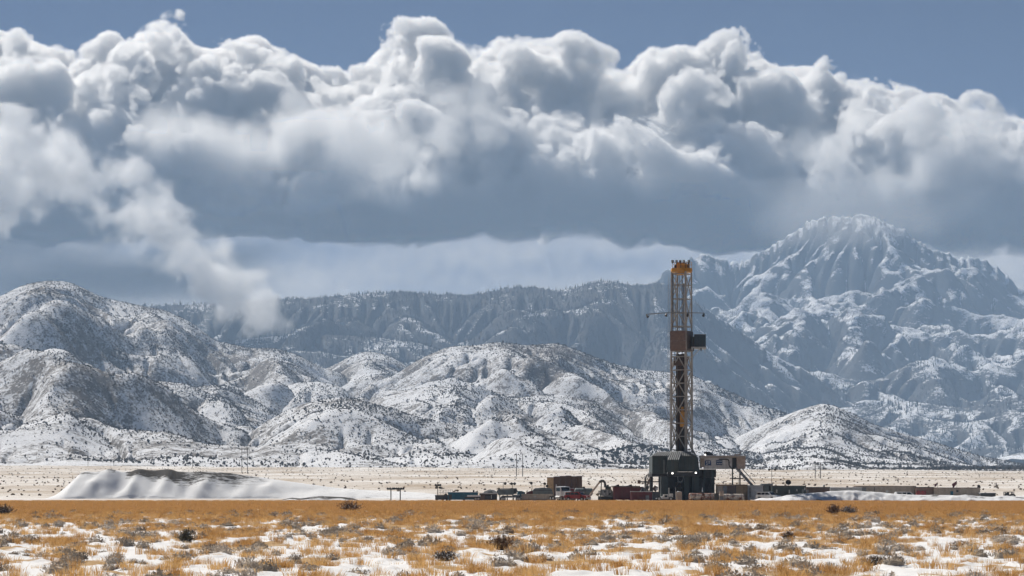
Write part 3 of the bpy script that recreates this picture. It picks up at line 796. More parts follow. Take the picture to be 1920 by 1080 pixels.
def build_grass():
    r = np.random.default_rng(25)
    g = GROUND
    mats = {}
    def straw(name, c1, c2, tr=.5): return foliage_mat(name, c1, c2, tr)
    sets = [  # name, count, d range, keep rule, template, colours, scale
        ('bunch_grass', 110000, 100, 330, 'tuft', grass_mesh('tuft', 1, 54, .46, .66, .75, .010), straw('straw_orange', (0.68, 0.43, 0.18), (0.44, 0.245, 0.09)), .75, 1.35, 'orange dry bunch grass tufts in the near field'),
        ('pale_grass', 90000, 100, 330, 'pale', grass_mesh('pale_tuft', 2, 30, .26, .60, .8, .008), straw('straw_pale', (0.72, 0.60, 0.45), (0.64, 0.45, 0.24)), .7, 1.25, 'pale frosted grass between the tussocks of the field'),
        ('far_grass', 100000, 275, 560, 'far', grass_mesh('far_tuft', 3, 40, .46, .95, .5, .013), straw('straw_far', (0.62, 0.365, 0.145), (0.50, 0.29, 0.115)), .8, 1.25, 'band of tall orange dry grass along the far side of the field'),
    ]
    for name, n, d0, d1, rule, mesh, mat, s0, s1, lab in sets:
        u = r.uniform(-420, 2340, n)
        d = np.sqrt(r.uniform(d0 * d0, d1 * d1, n)) if rule == 'far' else r.uniform(d0, d1, n) ** 1.0
        x = (u - CX) / FPX * d
        a = (g['rows'], g['u0'], g['u1'], g['nu'])
        sn = sample_grid(g['snow'], *a, x, d); z = sample_grid(g['z'], *a, x, d)
        if rule == 'tuft':
            cl = .75 * vnoise(x / 2.0, d / 3.4, 81) + .55 * vnoise(x / 5, d / 11, 82)
            p = np.clip(.95 - .75 * sn, 0.03, 1) * smoothstep(.18 - .48 * smoothstep(170, 310, d), .45, cl) * (.62 + .38 * smoothstep(220, 310, d)) + .006
        elif rule == 'pale':
            p = np.clip(.50 - .44 * sn, .03, 1) * smoothstep(-.3, .5, vnoise(x / 2.2, d / 4, 83)) * (.4 + .6 * smoothstep(150, 300, d))
        else:
            p = np.clip(.62 + .75 * vnoise(x / 11, d / 22, 84) + .35 * vnoise(x / 3, d / 6, 86), .06, 1) * smoothstep(285, 325, d + 18 * vnoise(x / 8, d / 16, 85))
            p *= smoothstep(548, 500, d + 22 * vnoise(x / 7, d / 7, 87))
        keep = r.random(n) < p
        x, d, z = x[keep], d[keep], z[keep]
        scl, rot = rot_scl(len(x), r, s0, s1)
        if rule == 'far': scl[:, 2] *= 1 - .5 * smoothstep(400, 480, d)
        print(name, len(x))
        scatter(name, np.column_stack([x, d, z]), scl, rot, mesh, mat, lab)

def cushion_mesh(name, seed, leaves=170):
    """a low domed shrub of twig and leaf slivers, 1 m across"""
    r = random.Random(seed); V, F = [], []
    for k in range(leaves):
        a = r.uniform(0, 6.28); t = r.uniform(0, 1) ** .6 * 1.45
        q = r.uniform(.72, 1.0) * (1 + .18 * math.sin(3 * a + seed))
        c = Vector((math.cos(a) * math.sin(t) * .5 * q, math.sin(a) * math.sin(t) * .5 * q, math.cos(t) * .36 * q))
        b = len(V); s = r.uniform(.04, .085)
        V += [c + Vector((r.uniform(-s, s), r.uniform(-s, s), r.uniform(-s, s))) for _ in range(2)] + [c * 1.06 + Vector((r.uniform(-s, s), r.uniform(-s, s), r.uniform(.0, s * 1.6)))]
        F.append((b, b + 1, b + 2))
    n = 9; b = len(V)                       # dense core, so the heart is not see-through
    V.append(Vector((0, 0, .27)))
    for k in range(n):
        w = 6.28319 * k / n; V.append(Vector((math.cos(w) * .33, math.sin(w) * .33, .16)))
    for k in range(n):
        w = 6.28319 * k / n; V.append(Vector((math.cos(w) * .42, math.sin(w) * .42, -.05)))
    for k in range(n):
        j = (k + 1) % n; F += [(b, b + 1 + k, b + 1 + j), (b + 1 + k, b + 1 + n + k, b + 1 + n + j), (b + 1 + k, b + 1 + n + j, b + 1 + j)]
    return mesh_np(name, V, F, smooth=False, link=False)

def build_cushions():
    r = np.random.default_rng(77); g = GROUND; a = (g['rows'], g['u0'], g['u1'], g['nu'])
    n = 9000
    u = r.uniform(-420, 2340, n); d = np.sqrt(r.uniform(100.0**2, 320.0**2, n)); x = (u - CX) / FPX * d
    keep = r.random(n) < np.clip(.40 + .7 * vnoise(x / 9, d / 16, 91), .05, 1) * .33
    x, d, u = x[keep], d[keep], u[keep]
    z = sample_grid(g['z'], *a, x, d)
    scl, rot = rot_scl(len(x), r, .6, 1.6)
    m = foliage_mat('frosted_cushion_leaves', (.36, .30, .235), (.62, .54, .455))
    me = cushion_mesh('cushion', 5); me2 = cushion_mesh('cushion_low', 9); me.materials.append(m); me2.materials.append(m)
    order = np.argsort(d); vis = [i for i in order if -5 < u[i] < 1925 and d[i] > 117][:60]
    for i in vis:                            # the nearest ones one by one
        o = bpy.data.objects.new('cushion_shrub', me if i % 2 else me2); COL.objects.link(o)
        o.location = (x[i], d[i], z[i] - .04); o.scale = scl[i]; o.rotation_euler = rot[i]
        tag(o, 'low grey frosted cushion shrub in the nearest strip of the snowy field', 'shrub', 'frosted cushion shrubs along the bottom of the field')
    rest = np.ones(len(x), bool); rest[vis] = False
    P_ = np.column_stack([x, d, z - .04])
    h = np.arange(len(x)) % 2 == 0
    scatter('cushion_brush', P_[rest & h], scl[rest & h], rot[rest & h], me, m, 'grey brown cushion shrubs spread through the snowy field')
    scatter('cushion_cover', P_[rest & ~h], scl[rest & ~h], rot[rest & ~h], me2, m, 'low frosted shrub cover between the grass tufts')
# ------------------------------------------------------------------ mesh building for the rig and the camp
ROOT = {}
class MB:
    def __init__(s): s.v = []; s.f = []
    def add(s, V, F):
        b = len(s.v); s.v += [tuple(p) for p in V]; s.f += [tuple(b + i for i in q) for q in F]; return s
    def box(s, x0, x1, y0, y1, z0, z1):
        V = [(x, y, z) for z in (z0, z1) for y in (y0, y1) for x in (x0, x1)]
        return s.add(V, [(0, 2, 3, 1), (4, 5, 7, 6), (0, 1, 5, 4), (2, 6, 7, 3), (0, 4, 6, 2), (1, 3, 7, 5)])
    def bar(s, p, q, w, h=None):
        p = Vector(p); q = Vector(q); h = h or w
        d = (q - p).normalized(); up = Vector((0, 0, 1)) if abs(d.z) < .9 else Vector((0, 1, 0))
        a = d.cross(up).normalized() * w / 2; b = a.cross(d).normalized() * h / 2
        V = [c + i * a + j * b for c in (p, q) for i, j in ((-1, -1), (1, -1), (1, 1), (-1, 1))]
        return s.add(V, [(3, 2, 1, 0), (4, 5, 6, 7), (0, 1, 5, 4), (1, 2, 6, 5), (2, 3, 7, 6), (3, 0, 4, 7)])
    def tube(s, p, q, r, n=10, r2=None):
        p = Vector(p); q = Vector(q); r2 = r if r2 is None else r2
        d = (q - p).normalized(); up = Vector((0, 0, 1)) if abs(d.z) < .9 else Vector((0, 1, 0))
        a = d.cross(up).normalized(); b = a.cross(d).normalized()
        V = [c + (math.cos(6.28319 * k / n) * a + math.sin(6.28319 * k / n) * b) * rr for c, rr in ((p, r), (q, r2)) for k in range(n)]
        F = [(k, (k + 1) % n, n + (k + 1) % n, n + k) for k in range(n)] + [tuple(range(n - 1, -1, -1)), tuple(range(n, 2 * n))]
        return s.add(V, F)
    def path(s, pts, r, n=8):
        for a, b in zip(pts[:-1], pts[1:]): s.tube(a, b, r, n)
        return s
    def prism(s, prof, y0, y1):
        """prof: (x, z) outline, counter-clockwise seen from the camera (-Y)"""
        n = len(prof)
        V = [(x, y0, z) for x, z in prof] + [(x, y1, z) for x, z in prof]
        F = [tuple(range(n)), tuple(range(2 * n - 1, n - 1, -1))] + [((k + 1) % n, k, n + k, n + (k + 1) % n) for k in range(n)]
        return s.add(V, F)
    def ball(s, c, r, n=8, sz=1.0, half=False):
        c = Vector(c); V = []; F = []; m = n // 2
        lo = 0 if half else -90
        for i in range(m + 1):
            t = math.radians(lo + (90 - lo) * i / m)
            for k in range(n): V.append(c + Vector((math.cos(t) * math.cos(6.28319 * k / n) * r, math.cos(t) * math.sin(6.28319 * k / n) * r, math.sin(t) * r * sz)))
        for i in range(m):
            for k in range(n): F.append((i * n + k, i * n + (k + 1) % n, (i + 1) * n + (k + 1) % n, (i + 1) * n + k))
        return s.add(V, F)
    def turn(s, ang, c):
        ca, sa = math.cos(ang), math.sin(ang)
        s.v = [(c[0] + (x - c[0]) * ca - (y - c[1]) * sa, c[1] + (x - c[0]) * sa + (y - c[1]) * ca, z) for x, y, z in s.v]; return s
    def build(s, name, mat, parent=None, smooth=False):
        off = ROOT.get(parent.name, (0, 0, 0)) if parent else (0, 0, 0)
        if parent is None:
            a = np.array(s.v); off = ((a[:, 0].min() + a[:, 0].max()) / 2, (a[:, 1].min() + a[:, 1].max()) / 2, a[:, 2].min())
        me = bpy.data.meshes.new(name)
        me.from_pydata([(x - off[0], y - off[1], z - off[2]) for x, y, z in s.v], [], s.f)
        me.materials.append(mat)
        if smooth: me.polygons.foreach_set('use_smooth', [True] * len(me.polygons))
        o = bpy.data.objects.new(name, me); COL.objects.link(o)
        if parent: o.parent = parent
        else: o.location = off
        ROOT[o.name] = tuple(off)
        return o

def thing(name, loc, label, cat, group=None):
    o = bpy.data.objects.new(name, None); COL.objects.link(o); o.location = loc; o.empty_display_size = .5
    ROOT[o.name] = tuple(loc)
    return tag(o, label, cat, group)

def paint(name, col, rough=.55, vary=.25, dirt=.35, dirt_col=(.16, .11, .075), metal=0.0, scale=1.4, rust=0.0):
    """weathered paint: mottling, grime running down, and a little rust"""
    m, nt, out = new_mat(name); L = nt.links.new
    bs = node(nt, 'ShaderNodeBsdfPrincipled'); bs.inputs['Roughness'].default_value = rough; bs.inputs['Metallic'].default_value = metal
    geo = node(nt, 'ShaderNodeNewGeometry')
    n1 = node(nt, 'ShaderNodeTexNoise', i_Scale=scale, i_Detail=5.0, i_Roughness=.65); L(geo.outputs['Position'], n1.inputs['Vector'])
    mp = node(nt, 'ShaderNodeMapping'); mp.inputs['Scale'].default_value = (2.6, 2.6, .25); L(geo.outputs['Position'], mp.inputs['Vector'])
    n2 = node(nt, 'ShaderNodeTexNoise', i_Scale=1.0, i_Detail=4.0, i_Roughness=.6); L(mp.outputs[0], n2.inputs['Vector'])
    hv = node(nt, 'ShaderNodeHueSaturation'); hv.inputs['Color'].default_value = (*col, 1)
    vr = node(nt, 'ShaderNodeMapRange'); vr.inputs[1].default_value = .3; vr.inputs[2].default_value = .7; vr.inputs[3].default_value = 1 - vary; vr.inputs[4].default_value = 1 + vary
    L(n1.outputs['Fac'], vr.inputs[0]); L(vr.outputs[0], hv.inputs['Value'])
    dr = node(nt, 'ShaderNodeMapRange'); dr.inputs[1].default_value = .48; dr.inputs[2].default_value = .75; dr.inputs[4].default_value = dirt; L(n2.outputs['Fac'], dr.inputs[0])
    mx = node(nt, 'ShaderNodeMix', data_type='RGBA'); mx.inputs[7].default_value = (*dirt_col, 1); L(dr.outputs[0], mx.inputs[0]); L(hv.outputs[0], mx.inputs[6])
    c = mx.outputs[2]
    if rust:
        n3 = node(nt, 'ShaderNodeTexNoise', i_Scale=.9, i_Detail=6.0, i_Roughness=.7); L(geo.outputs['Position'], n3.inputs['Vector'])
        rr = node(nt, 'ShaderNodeMapRange'); rr.inputs[1].default_value = .62 - .3 * rust; rr.inputs[2].default_value = .70 - .3 * rust; L(n3.outputs['Fac'], rr.inputs[0])
        m2 = node(nt, 'ShaderNodeMix', data_type='RGBA'); m2.inputs[7].default_value = (.20, .06, .022, 1); L(rr.outputs[0], m2.inputs[0]); L(c, m2.inputs[6]); c = m2.outputs[2]
    L(c, bs.inputs['Base Color']); L(bs.outputs[0], out.inputs['Surface'])
    return m

def lamp_mat(name, col, strength):
    m, nt, out = new_mat(name)
    e = node(nt, 'ShaderNodeEmission', i_Strength=strength); e.inputs[0].default_value = (*col, 1)
    nt.links.new(e.outputs[0], out.inputs['Surface']); return m

def glass_mat():
    m, nt, out = new_mat('dark_glass')
    bs = node(nt, 'ShaderNodeBsdfPrincipled'); bs.inputs['Base Color'].default_value = (.012, .016, .02, 1); bs.inputs['Roughness'].default_value = .08
    nt.links.new(bs.outputs[0], out.inputs['Surface']); return m

P = {}
def make_paints():
    P.update(
        mast=paint('mast_grey_paint', (.36, .34, .31), dirt=.4, dirt_col=(.15, .10, .07)),
        yellow=paint('crown_yellow_paint', (.62, .30, .035), dirt=.4),
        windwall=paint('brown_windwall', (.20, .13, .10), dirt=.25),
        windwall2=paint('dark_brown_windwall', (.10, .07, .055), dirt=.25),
        navy=paint('navy_cabin_paint', (.02, .045, .07), dirt=.15),
        green=paint('dark_green_rig_paint', (.028, .048, .048), dirt=.22, rough=.5),
        black=paint('oily_black_steel', (.018, .02, .022), dirt=.15, rough=.5),
        pipe=paint('brown_drill_pipe', (.075, .042, .026), dirt=.4, scale=.6, metal=.3),
        white=paint('white_module_paint', (.62, .62, .61), dirt=.3),
        pure=paint('white_vehicle_paint', (.74, .75, .76), dirt=.12, rough=.3),
        tan=paint('tan_box_paint', (.46, .36, .29), dirt=.3),
        ochre=paint('ochre_box_paint', (.40, .27, .15), dirt=.35),
        beige=paint('beige_trailer_paint', (.40, .34, .28), dirt=.3),
        blue=paint('teal_blue_box_paint', (.02, .13, .20), dirt=.2),
        steel=paint('grey_steel', (.22, .23, .24), dirt=.3, metal=.3),
        galv=paint('pale_galvanised_steel', (.45, .46, .46), dirt=.2, metal=.4),
        dark=paint('dark_grey_paint', (.06, .062, .065), dirt=.25),
        slate=paint('slate_grey_tank_paint', (.13, .155, .16), dirt=.3),
        maroon=paint('maroon_tank_paint', (.115, .012, .016), dirt=.25),
        red=paint('red_vehicle_paint', (.24, .015, .015), dirt=.25, rough=.35),
        rust=paint('rust_brown_tank_paint', (.095, .045, .028), dirt=.5, scale=.7),
        stain=paint('rust_stained_cream_tank', (.60, .53, .46), dirt=.3, rust=.5),
        brown=paint('brown_siding', (.13, .085, .065), dirt=.3),
        wood=paint('weathered_pole_wood', (.10, .085, .075), dirt=.2),
        rubber=paint('black_tyre_rubber', (.015, .015, .016), rough=.85, dirt=.35),
        sign=paint('blue_sign_paint', (.015, .06, .17), dirt=.05, vary=.05),
        letter=paint('white_lettering', (.75, .75, .75), dirt=.05, vary=.05),
        glass=glass_mat(),
        lamp=lamp_mat('lit_floodlight', (1, .96, .88), 3.0),
        flagred=paint('flag_cloth', (.20, .05, .06), dirt=.1),
    )
    m, nt, out = new_mat('lying_snow'); L = nt.links.new
    bs = node(nt, 'ShaderNodeBsdfPrincipled'); bs.inputs['Base Color'].default_value = (.80, .81, .83, 1); bs.inputs['Roughness'].default_value = .8
    L(bs.outputs[0], out.inputs['Surface']); P['snow'] = m

RD = 558.0
def W(x, y, d=RD, off=0.0):
    """world point of a photograph pixel at base distance d, pushed `off` metres deeper without rescaling"""
    return Vector(((x - CX) / FPX * d, d + off, CAM_H + (HY - y) / FPX * d))
def wx(x, d=RD): return (x - CX) / FPX * d
def wz(y, d=RD): return CAM_H + (HY - y) / FPX * d
# ------------------------------------------------------------------ the drilling rig
def build_rig():
    rig = thing('drilling_rig', (wx(1280), RD, 0), 'tall drilling rig with lattice mast, yellow crown and dark green base', 'drilling rig')
    th = math.radians(25); a, b = 3.5, 3.8
    cx, cyy = wx(1279.6), RD + 3.0
    def corner(i, j, s=1.0):
        x, y = i * a / 2 * s, j * b / 2 * s
        return Vector((cx + x * math.cos(th) + y * math.sin(th), cyy - x * math.sin(th) + y * math.cos(th), 0))
    def at(i, j, yp, s=1.0):
        p = corner(i, j, s); p.z = wz(yp); return p
    C = [(-1, -1), (1, -1), (1, 1), (-1, 1)]
    taper = lambda yp: 1.0 - 0.07 * (845 - yp) / 333.0
    for (i, j) in C:                                                    # four legs
        w = .42 if (i, j) != (1, -1) else .52
        MB().bar(at(i, j, 848), at(i, j, 657, taper(657)), w).bar(at(i, j, 657, taper(657)), at(i, j, 508, taper(508)), w * .8).build('mast_leg', P['mast'], rig)
    lev = [843, 818, 793, 768, 743, 718, 693, 668, 657, 620, 611, 585, 559, 533, 512]
    sides = [(0, 1), (1, 2), (2, 3), (3, 0)]
    for k, yp in enumerate(lev):
        for sd, (p, q) in enumerate(sides):
            if yp > 660 and sd == 0 and k == 0: continue
            if sd == 0 and yp > 840: continue
            MB().bar(at(*C[p], yp, taper(yp)), at(*C[q], yp, taper(yp)), .22 if yp > 600 else .18).build('girt', P['mast'], rig)
    for k in range(len(lev) - 1):
        y0, y1 = lev[k], lev[k + 1]
        if y0 - y1 < 15 or (y1 >= 620 and y0 <= 657): continue
        ym = (y0 + y1) / 2
        for sd, (p, q) in enumerate(sides):
            e = .20 if y0 > 600 else .16
            A0, B0 = at(*C[p], y0, taper(y0)), at(*C[q], y0, taper(y0)); A1, B1 = at(*C[p], y1, taper(y1)), at(*C[q], y1, taper(y1))
            mid = (A1 + B1) / 2 if k % 2 == 0 else (A0 + B0) / 2
            if sd == 2 and y0 <= 612:      # open V door side above the board
                continue
            for S in ((A0, B0) if k % 2 == 0 else (A1, B1)):
                MB().bar(S, mid, e).build('brace', P['mast'], rig)
    # racked drill pipe, top drive, drilling lines
    rr = random.Random(3)
    for k in range(17):
        t = k / 16.0; i = -.66 + 1.12 * t; j = .05 + .7 * ((k * 3) % 5) / 4
        p = corner(i, j)
        MB().tube((p.x, p.y, wz(846)), (p.x + rr.uniform(-.05, .05), p.y, wz(664 + rr.uniform(-3, 5))), .17, 8).build('drill_pipe', P['pipe'], rig)
    for k in range(7):
        p = corner(-.5 + k * .17, -.35 + .1 * (k % 3))
        MB().tube((p.x, p.y, wz(846)), (p.x, p.y, wz(700 + rr.uniform(-20, 15))), .15, 8).build('drill_pipe', P['pipe'] if k % 2 else P['black'], rig)
    p = corner(.25, -.3)
    td = MB().box(p.x - .55, p.x + .55, p.y - .5, p.y + .5, wz(800), wz(772)).build('top_drive', P['yellow'], rig)
    MB().tube((p.x, p.y, wz(772)), (p.x, p.y, wz(762)), .3, 10).build('travelling_block', P['yellow'], td)
    for i, j, w in [(-.25, 0, .05), (0, .1, .05), (.2, -.2, .06), (.45, .2, .05), (.7, -.5, .07), (-.6, -.4, .04)]:
        q = corner(i, j); MB().tube((q.x, q.y, wz(508)), (q.x, q.y, wz(660 if w < .06 else 770)), w, 6).build('drilling_line', P['dark'], rig)
    MB().tube(at(-.72, -1, 511), at(-.72, -1, 640), .10, 8).build('standpipe', P['black'], rig)
    MB().tube(at(.62, -.8, 530), at(.62, -.8, 660), .14, 8).build('standpipe', P['steel'], rig)
    lad = MB()
    for s in (-.22, .22): lad.bar(at(-1.02, -1, 845) + Vector((s - .5, -.2, 0)), at(-1.02, -1, 515, taper(515)) + Vector((s - .5, -.2, 0)), .05)
    for k in range(90):
        z = wz(843) + k * .42; lad.bar((at(-1.02, -1, 845) + Vector((-.72 + .012 * k / 9, -.2, 0))).xy.to_3d() + Vector((0, 0, z)), (at(-1.02, -1, 845) + Vector((-.28 + .012 * k / 9, -.2, 0))).xy.to_3d() + Vector((0, 0, z)), .04)
    lad.build('ladder', P['mast'], rig)
    # racking board with its wind walls
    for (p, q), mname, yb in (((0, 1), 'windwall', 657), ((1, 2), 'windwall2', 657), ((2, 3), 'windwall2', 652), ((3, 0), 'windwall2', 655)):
        A, B = corner(*C[p], 1.01), corner(*C[q], 1.01)
        d = (B - A); n = Vector((d.y, -d.x, 0)).normalized()
        if n.dot(A + B - 2 * Vector((cx, cyy, 0))) < 0: n = -n
        for h0, h1 in ((620, 638.2), (638.8, yb)):
            V = [v + n * o for o in (.10, .22) for v in (Vector((A.x, A.y, wz(h1))), Vector((B.x, B.y, wz(h1))), Vector((B.x, B.y, wz(h0))), Vector((A.x, A.y, wz(h0))))]
            MB().add(V, [(0, 1, 2, 3), (7, 6, 5, 4), (0, 4, 5, 1), (1, 5, 6, 2), (2, 6, 7, 3), (3, 7, 4, 0)]).build('wind_panel', P[mname], rig)
    fb = MB()
    for k in range(9): fb.bar(corner(-.9, -.8 + .2 * k) + Vector((0, 0, wz(664))), corner(.5, -.8 + .2 * k) + Vector((0, 0, wz(664))), .12)
    fb.build('finger_board', P['dark'], rig)
    MB().box(wx(1264), wx(1282), RD + 1.6, RD + 4.4, wz(684), wz(676)).build('belly_board', P['windwall2'], rig)
    # derrickman's cabin hung on the right
    cab = MB().box(wx(1303.2), wx(1324.2), RD + 1.2, RD + 3.6, wz(649.6), wz(627.5)).build('derrick_cabin', P['navy'], rig)
    cab['label'] = 'dark navy cabin hung on the right of the mast'
    MB().box(wx(1298.5), wx(1303), RD + 1.6, RD + 3.2, wz(649), wz(630)).build('cabin_link', P['black'], cab)
    MB().box(wx(1303), wx(1324.6), RD + 1.0, RD + 3.8, wz(627.4), wz(626.2)).build('cabin_roof', P['dark'], cab)
    for k in range(6): MB().bar((wx(1305.5 + 3.4 * k), RD + 1.16, wz(649)), (wx(1305.5 + 3.4 * k), RD + 1.16, wz(628)), .07).build('panel_rib', P['navy'], cab)
    plat = MB().box(wx(1297), wx(1325.2), RD + .8, RD + 4.0, wz(653.2), wz(649.8)).build('platform', P['galv'], rig)
    MB().bar((wx(1314), RD + 2, wz(653)), (wx(1300), RD + 2, wz(668)), .16).build('platform_strut', P['mast'], plat)
    MB().bar((wx(1323), RD + 2, wz(653)), (wx(1323), RD + 2, wz(661)), .08).build('platform_strut', P['mast'], plat)
    for x in (1301, 1315): MB().tube((wx(x), RD + .8, wz(653)), (wx(x), RD + .7, wz(658)), .17, 8, .1).build('floodlight', P['black'], plat)
    # light booms across the mast
    bz = wz(587)
    MB().bar((wx(1214), RD + 1.2, wz(588.6)), (wx(1262), RD + 1.2, wz(585)), .2).build('light_boom', P['steel'], rig)
    MB().bar((wx(1262), RD + 1.0, wz(585)), (wx(1321), RD + 1.0, wz(586.4)), .2).build('light_boom', P['steel'], rig)
    MB().tube((wx(1306), RD + 1.2, wz(566)), (wx(1320), RD + 1.0, wz(586)), .025, 5).build('stay_wire', P['dark'], rig)
    for x, y in ((1213, 588), (1251, 586), (1291, 586), (1321, 586)):
        MB().bar((wx(x), RD + 1.0, wz(y)), (wx(x) - .1, RD + .9, wz(y + 2.4)), .12).tube((wx(x) - .05, RD + .9, wz(y + 2)), (wx(x + (2 if x < 1240 else -2)), RD + .5, wz(y + 6)), .16, 8, .3).build('floodlight', P['black'], rig)
    # crown
    s5 = taper(508)
    crown = MB().box(wx(1260.4), wx(1298.6), RD + 1.0, RD + 5.0, wz(508.5), wz(501.5)).build('crown_frame', P['yellow'], rig)
    for x0, x1, y0, y1 in ((1270, 1277, 490, 503), (1278, 1286, 492, 503), (1272, 1284, 508, 513), (1287, 1290, 494, 503)):
        MB().box(wx(x0), wx(x1), RD + 1.8, RD + 4.2, wz(y1), wz(y0)).build('sheave_housing', P['yellow'], crown)
    for x in (1274, 1279, 1284): MB().tube((wx(x), RD + 2.2, wz(499)), (wx(x), RD + 4.0, wz(499)), .95, 16).build('sheave', P['black'], crown)
    for x in (1261.5, 1265, 1288, 1293, 1297.5): MB().bar((wx(x), RD + 1.1, wz(501)), (wx(x), RD + 1.1, wz(491)), .09).build('rail_post', P['yellow'], crown)
    for y in (495.5, 491): MB().bar((wx(1261), RD + 1.1, wz(y)), (wx(1298), RD + 1.1, wz(y)), .08).build('hand_rail', P['yellow'], crown)
    for x, lit in ((1261.5, 1), (1269, 1), (1276, 0), (1282.5, 1), (1292, 1)):
        f = MB().tube((wx(x), RD + .9, wz(492.5)), (wx(x), RD + .6, wz(488)), .22, 8, .3).build('floodlight', P['black'], crown)
        if lit: MB().ball((wx(x) - .1, RD + .52, wz(490.4)), .17, 8).build('lamp_glass', P['galv'], f)
    MB().box(wx(1290.5), wx(1294), RD + 1.4, RD + 2.2, wz(501), wz(490)).build('junction_box', P['dark'], crown)
    # ---- drill floor: wind walls with sloped, ribbed tops
    def windhouse(x0, x1, yw0, yw1, yt, dep0, dep1, slope_x0, slope_x1, name, lab=None):
        body = MB().box(wx(x0), wx(x1), RD + dep0, RD + dep1, wz(yw1), wz(yw0)).build(name, P['green'], rig)
        # sloping roof set back behind the wall
        z0, z1 = wz(yw0), wz(yt)
        V = [(wx(x0), RD + dep0, z0), (wx(x1), RD + dep0, z0), (wx(slope_x1), RD + dep0 + 2.6, z1), (wx(slope_x0), RD + dep0 + 2.6, z1), (wx(x0), RD + dep1, z0), (wx(x1), RD + dep1, z0), (wx(slope_x1), RD + dep1 - .2, z1), (wx(slope_x0), RD + dep1 - .2, z1)]
        MB().add(V, [(0, 1, 2, 3), (3, 2, 6, 7), (1, 5, 6, 2), (4, 0, 3, 7), (5, 4, 7, 6)]).build('sloped_roof', P['green'], body)
        n = max(3, int((x1 - x0) / 3.6))
        for k in range(n + 1):
            t = k / n
            A = Vector(V[0]).lerp(Vector(V[1]), t); B = Vector(V[3]).lerp(Vector(V[2]), t)
            MB().bar(A + Vector((0, -.05, .08)), B + Vector((0, -.05, .08)), .2, .14).build('roof_rib', P['steel'], body)
        for k in range(1, int((x1 - x0) / 7)):
            x = x0 + k * 7; MB().bar((wx(x), RD + dep0 - .05, wz(yw1)), (wx(x), RD + dep0 - .05, wz(yw0)), .12).build('wall_rib', P['green'], body)
        return body
    windhouse(1221, 1249, 856, 888, 848, -4.5, 9.0, 1232, 1256, 'wind_house')
    windhouse(1249, 1268, 863.5, 885, 847.5, -7.0, -1.0, 1257, 1274, 'wind_house')
    windhouse(1270, 1303, 856, 884, 847, -4.0, 9.0, 1274, 1300, 'wind_house')
    MB().box(wx(1241), wx(1244.5), RD - 4.72, RD - 4.5, wz(888), wz(863)).build('wall_post', P['slate'], rig)
    MB().prism([(wx(1303), wz(895)), (wx(1311), wz(895)), (wx(1307), wz(858)), (wx(1303), wz(856))], RD - 3, RD + 8).build('end_wall', P['green'], rig)
    MB().box(wx(1220), wx(1311), RD - 4.0, RD + 9.5, wz(893.5), wz(888.2)).build('floor_beam', P['black'], rig)
    MB().box(wx(1249.5), wx(1303), RD - 5.2, RD - 4.05, wz(893), wz(885.2)).build('floor_beam', P['black'], rig)
    # substructure boxes and legs
    for x0, x1, y0, y1, d0, d1 in ((1238, 1250.5, 893.6, 938, -3.5, 1.5), (1251, 1266, 893.6, 938, 1.0, 8.5), (1280, 1290, 893.6, 938, -3.8, 0), (1296, 1308, 893.6, 938, -3.6, 1.2), (1222, 1227, 893.6, 938, 5.5, 8.5), (1308, 1342, 895.2, 938, 3.0, 9.0)):
        MB().box(wx(x0), wx(x1), RD + d0, RD + d1, 0, wz(y0)).build('substructure_leg', P['green'] if d0 < 0 else P['black'], rig)
    MB().box(wx(1311.2), wx(1342), RD - 1.0, RD + 8.8, wz(895), wz(880)).build('floor_extension', P['black'], rig)
    for x in (1318, 1334): MB().box(wx(x), wx(x + 3), RD - 1.6, RD - .6, 0, wz(880)).build('substructure_leg', P['green'], rig)
    MB().box(wx(1308.4), wx(1318), RD - 1.5, RD + 2.5, 0, wz(912)).build('hydraulic_skid', P['green'], rig)
    for p0, p1 in (((1251, 934), (1279, 897)), ((1279, 934), (1251, 897)), ((1308, 936), (1318, 898)), ((1321, 936), (1334, 898))):
        MB().bar(W(*p0, off=-2), W(*p1, off=-2), .3).build('substructure_brace', P['black'], rig)
    for y in (903, 915): MB().bar(W(1268, y, off=-2.4), W(1281, y, off=-2.4), .18).build('cross_beam', P['slate'], rig)
    for x0, x1, o in ((1238, 1268, 6.5), (1262, 1310, 7.2)): MB().box(wx(x0), wx(x1), RD + o, RD + o + .3, 0, wz(893.6)).build('dark_backing', P['black'], rig)  # black sheets added behind the legs so the open base reads dark
    bop = MB()
    for z0, z1, r in ((0, 1.2, .55), (1.2, 1.5, .8), (1.5, 2.6, .6), (2.6, 2.9, .8), (2.9, 4.0, .65)): bop.tube((wx(1272), RD + .5, z0), (wx(1272), RD + .5, z1), r, 12)
    bop.build('blowout_preventer', P['brown'], rig)
    hose = [W(1268, 890, off=-4.3), W(1268.5, 900, off=-4.5), W(1271, 904.5, off=-4.6), W(1275, 904, off=-4.6), W(1278, 899, off=-4.5), W(1279, 890, off=-4.3)]
    MB().path(hose, .10, 6).build('hose', P['steel'], rig)
    for x, y in ((1257.8, 886.8), (1301.2, 886)):
        f = MB().tube(W(x, y, off=-5.3), W(x, y + .8, off=-5.7), .2, 10, .26).build('floodlight', P['black'], rig)
        MB().ball(W(x, y + .8, off=-5.72), .2, 8).build('lamp_glass', P['lamp'], f)
    # ---- driller's cabin module on the right
    mod = MB().box(wx(1319), wx(1370.5), RD - 3.2, RD - .2, wz(879.5), wz(858.6)).build('control_module', P['white'], rig)
    mod['label'] = 'white control module with two blue signs'
    for k in range(16):
        x = 1320.5 + 3.2 * k
        MB().box(wx(x), wx(x + .7), RD - 3.26, RD - 3.2, wz(879), wz(859)).build('panel_rib', P['white'], mod)
    roof = MB().box(wx(1311), wx(1395.6), RD - 3.7, RD + .4, wz(858.3), wz(855.4)).build('module_roof', P['beige'], rig)
